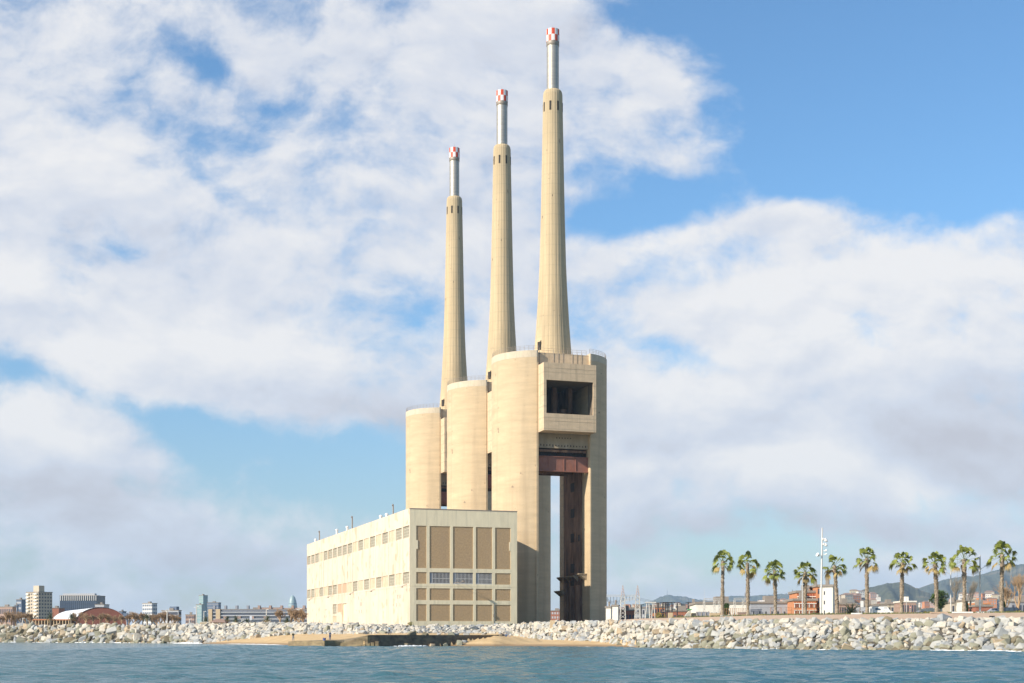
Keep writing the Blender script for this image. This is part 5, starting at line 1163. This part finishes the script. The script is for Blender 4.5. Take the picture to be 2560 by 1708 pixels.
for i, (u0,u1,vt) in enumerate(((1758,1800,1497),(1834,1870,1496))):
    D_ = 318; g_ = empty('warehouse_gantry', (X(u0,D_),D_,zg), 0, 'pale lattice gantry above the warehouse, ' + ('left' if i == 0 else 'right') + ' of the leftmost palm', 'gantry'); w=(u1-u0)*D_/F; h=Z(vt,D_)-zg
    m = MB(); truss(m,(0,0,h-.4),(w,0,h-.4),.45,10); m.build('beam', m_lat, g_)
    for x_ in (.2, w*.66, w-.2): m = MB(); lattice(m,x_,0,0,h-.4,.22,.18,6,r=.035); m.build('leg', m_lat, g_)
m = MB(); m.tube((0,0,0),(0,0,Z(1472,320)-zg),.05,.02,5); o = m.build('antenna_mast', m_gal, loc=(X(1761.5,320),320,zg)); tag(o, 'thin tall rod rising from the warehouse gantry', 'mast')
for (u_,vt,D_,lab) in ((1981,1475,900,'thin grey lattice mast on the skyline right of the third palm'),(1863,1482,900,'thin grey lattice mast behind the second palm'),(2095,1470,1200,'thin lattice mast right of the white stair tower')):
    m = MB(); lattice(m,0,0,0,Z(vt,D_)-5,1.1,.2,8,r=.13); o = m.build('skyline_mast', c_greyb, loc=(X(u_,D_),D_,5)); tag(o, lab, 'mast')

# ------------------------------------------------------------------ hills
m_hill = mat('wooded hillside', (.028,.042,.028), .95, var=.35, nscale=.02, bump=0, c2=(.07,.075,.045), spots=(.004,.60,(.20,.16,.10),.5))
def hill(name, pts, D, dfront, seed):
    r_ = np.random.RandomState(seed); P = np.array(pts, float); us_ = np.arange(P[0,0], P[-1,0]+.1, 1.6); vs_ = np.interp(us_, P[:,0], P[:,1]); n = len(us_)
    rowsf = np.concatenate([np.linspace(0,1,22), [1.06,1.2,1.5]]); V = []; 
    rough = np.convolve(r_.randn(n+40), np.ones(3)/3, 'same')[20:20+n]
    for f in rowsf:
        Df = D*(dfront+(1-dfront)*f) if f <= 1 else D*f
        zc_ = HC+(VH-vs_)/F*D
        prof = f**.8 if f <= 1 else max(0, 1-(f-1)*1.6)
        gul = 1 - (math.sin(min(f,1)*math.pi))*(.16+.16*np.sin(us_*.045+f*3+seed)+.07*np.sin(us_*.13+f*7)) + (.004*np.convolve(r_.randn(n+4), np.ones(5)/2.5, 'valid'))
        z = np.maximum((zc_-4)*prof*gul,0)+4 + (rough*D*.00022 if .9 < f < 1.05 else 0)
        V.append(np.stack([(us_-CU)/F*(D if f > 1 else Df*1.0), np.full(n, Df), z], -1))
    A = np.array(V); nr_, nc_ = A.shape[:2]; ii = np.arange(nr_*nc_).reshape(nr_,nc_); q = np.stack([ii[:-1,:-1],ii[:-1,1:],ii[1:,1:],ii[1:,:-1]],-1).reshape(-1,4)
    me = bpy.data.meshes.new(name); me.from_pydata(A.reshape(-1,3).tolist(), [], q.tolist()); me.materials.append(m_hill); me.update(); o = bpy.data.objects.new(name, me); col.objects.link(o); o['kind'] = 'structure'
    return o
hill('far_hills', [(1380,1560),(1480,1540),(1560,1524),(1600,1512),(1630,1503),(1650,1493),(1670,1487),(1685,1490),(1720,1493),(1745,1499),(1775,1501),(1800,1497),(1820,1491),(1845,1489),(1865,1491),(1890,1489),(1930,1487),(1990,1483),(2010,1481),(2050,1487),(2090,1492),(2130,1500),(2300,1540)], 9500, .72, 2)
hill('hills', [(2040,1535),(2080,1500),(2100,1487),(2120,1483),(2145,1483),(2160,1475),(2180,1467),(2200,1463),(2215,1459),(2240,1457),(2255,1455),(2270,1460),(2285,1467),(2300,1475),(2320,1482),(2360,1500),(2420,1540)], 4600, .7, 3)
hill('hills', [(2200,1520),(2290,1477),(2320,1464),(2350,1453),(2380,1445),(2420,1440),(2445,1440),(2480,1428),(2530,1415),(2560,1410),(2650,1398),(2800,1400),(3100,1440),(3400,1520)], 6800, .62, 4)
hill('foothills', [(1330,1556),(1420,1535),(1500,1524),(1600,1518),(1700,1517),(1800,1514),(1900,1510),(2000,1506),(2100,1500),(2200,1505),(2300,1507),(2400,1500),(2500,1496),(2600,1494),(2800,1500),(3000,1540)], 3300, .45, 9)
for (u_,vt,vb,D_,lab) in ((1668,1471,1489,9500,'distant communications tower on the far summit'),(2394,1352,1444,6800,'very tall thin red mast on the right hand ridge')):
    m = MB(); z_ = Z(vb,D_); w_ = .5*D_/F; m.tube((0,0,z_-20),(0,0,z_+(Z(vt,D_)-z_)*.6),w_*1.1,w_*.8,6); m.tube((0,0,z_+(Z(vt,D_)-z_)*.6),(0,0,Z(vt,D_)),w_*.7,w_*.35,6)
    if D_ > 9000: m.box(-w_*4,w_*4,-5,5,z_-2,z_+w_*5); 
    for f in (.3,.5,.62): m.tube((0,0,z_+(Z(vt,D_)-z_)*f),(0,0,z_+(Z(vt,D_)-z_)*f+w_),w_*(2 if D_ > 9000 else 1.1),n=8)
    o = m.build('communications_tower', c_greyb, loc=(X(u_,D_),D_,0)); tag(o, lab, 'tower')
# houses on the slopes
hm = []
for mt in (c_beige, c_white, simple('pink render',(.52,.34,.26)), c_or, simple('pale yellow render',(.55,.46,.30))):
    m = MB(); m.box(-.5,.5,-.5,.5,-.6,.8,0); m.add([(-.55,-.55,.8),(.55,-.55,.8),(.55,.55,.8),(-.55,.55,.8),(-.3,0,1.0),(.3,0,1.0)],[(0,1,5,4),(1,2,5),(2,3,4,5),(3,0,4)],1)
    for i in range(3):
        for j in range(2): m.box(-.4+i*.3,-.25+i*.3,-.52,-.5,.0+j*.4,.2+j*.4,2)
    o = m.build('tmp', [mt, c_tile, c_greyb]); hm.append(o.data); bpy.data.objects.remove(o)
def houses(n, ur, vr, D_, sz, where, seed):
    random.seed(seed)
    for i in range(n):
        u_ = random.uniform(*ur); f = random.random(); v_ = vr[0]+(vr[1]-vr[0])*f; D1 = D_*random.uniform(.92,1.0); s_ = sz*random.uniform(.7,1.4)
        k_ = random.randrange(5); o = bpy.data.objects.new('house', hm[k_]); col.objects.link(o); o.location = (X(u_,D1),D1,Z(v_,D1)); o.scale = (s_*random.uniform(.8,1.6),s_,s_*random.uniform(.7,1.1)); o.rotation_euler = (0,0,random.uniform(-.4,.4))
        o2 = ['beige','white','pink','orange','pale yellow'][k_]; tag(o, 'small distant %s house %s' % (o2, where), 'house', 'distant houses '+where)
houses(34, (2096,2148), (1494,1512), 2600, 9, 'on the slope right of the white stair tower', 1)
houses(12, (2105,2200), (1484,1500), 3000, 8, 'on the shoulder of the green hill', 2)
houses(44, (2405,2500), (1494,1514), 2400, 9, 'at the foot of the right hand hills', 3)
houses(14, (2300,2400), (1506,1518), 2700, 7, 'behind the round dark tree', 4)
houses(26, (1620,1740), (1517,1530), 3000, 7, 'below the far blue summit', 5)
houses(14, (1900,1985), (1505,1514), 3000, 7, 'above the grey shed roof', 6)
houses(14, (2150,2300), (1508,1518), 2700, 7, 'behind the slender palm', 7)
houses(22, (1548,1640), (1519,1533), 2800, 7, 'behind the lattice pylons', 8)
houses(10, (2520,2575), (1500,1515), 2700, 8, 'at the right edge', 9)
houses(10, (1375,1412), (1537,1550), 1500, 5, 'seen between the tower shells', 10)

# ------------------------------------------------------------------ haze
m = MB(); m.box(-16000, 16000, -600, 11500, -40, 480); hz = m.build('haze', bpy.data.materials.new('haze air')); tag(hz, 'thin blue air over the city and hills', 'haze', kind='stuff')
mh = hz.data.materials[0]; mh.use_nodes = True; t = mh.node_tree; t.nodes.clear(); pv_ = t.nodes.new('ShaderNodeVolumePrincipled'); pv_.inputs['Color'].default_value = (.52,.75,1,1); pv_.inputs['Density'].default_value = .00006; pv_.inputs['Anisotropy'].default_value = .0
ou = t.nodes.new('ShaderNodeOutputMaterial'); t.links.new(pv_.outputs[0], ou.inputs['Volume'])
scene.cycles.volume_bounces = 0
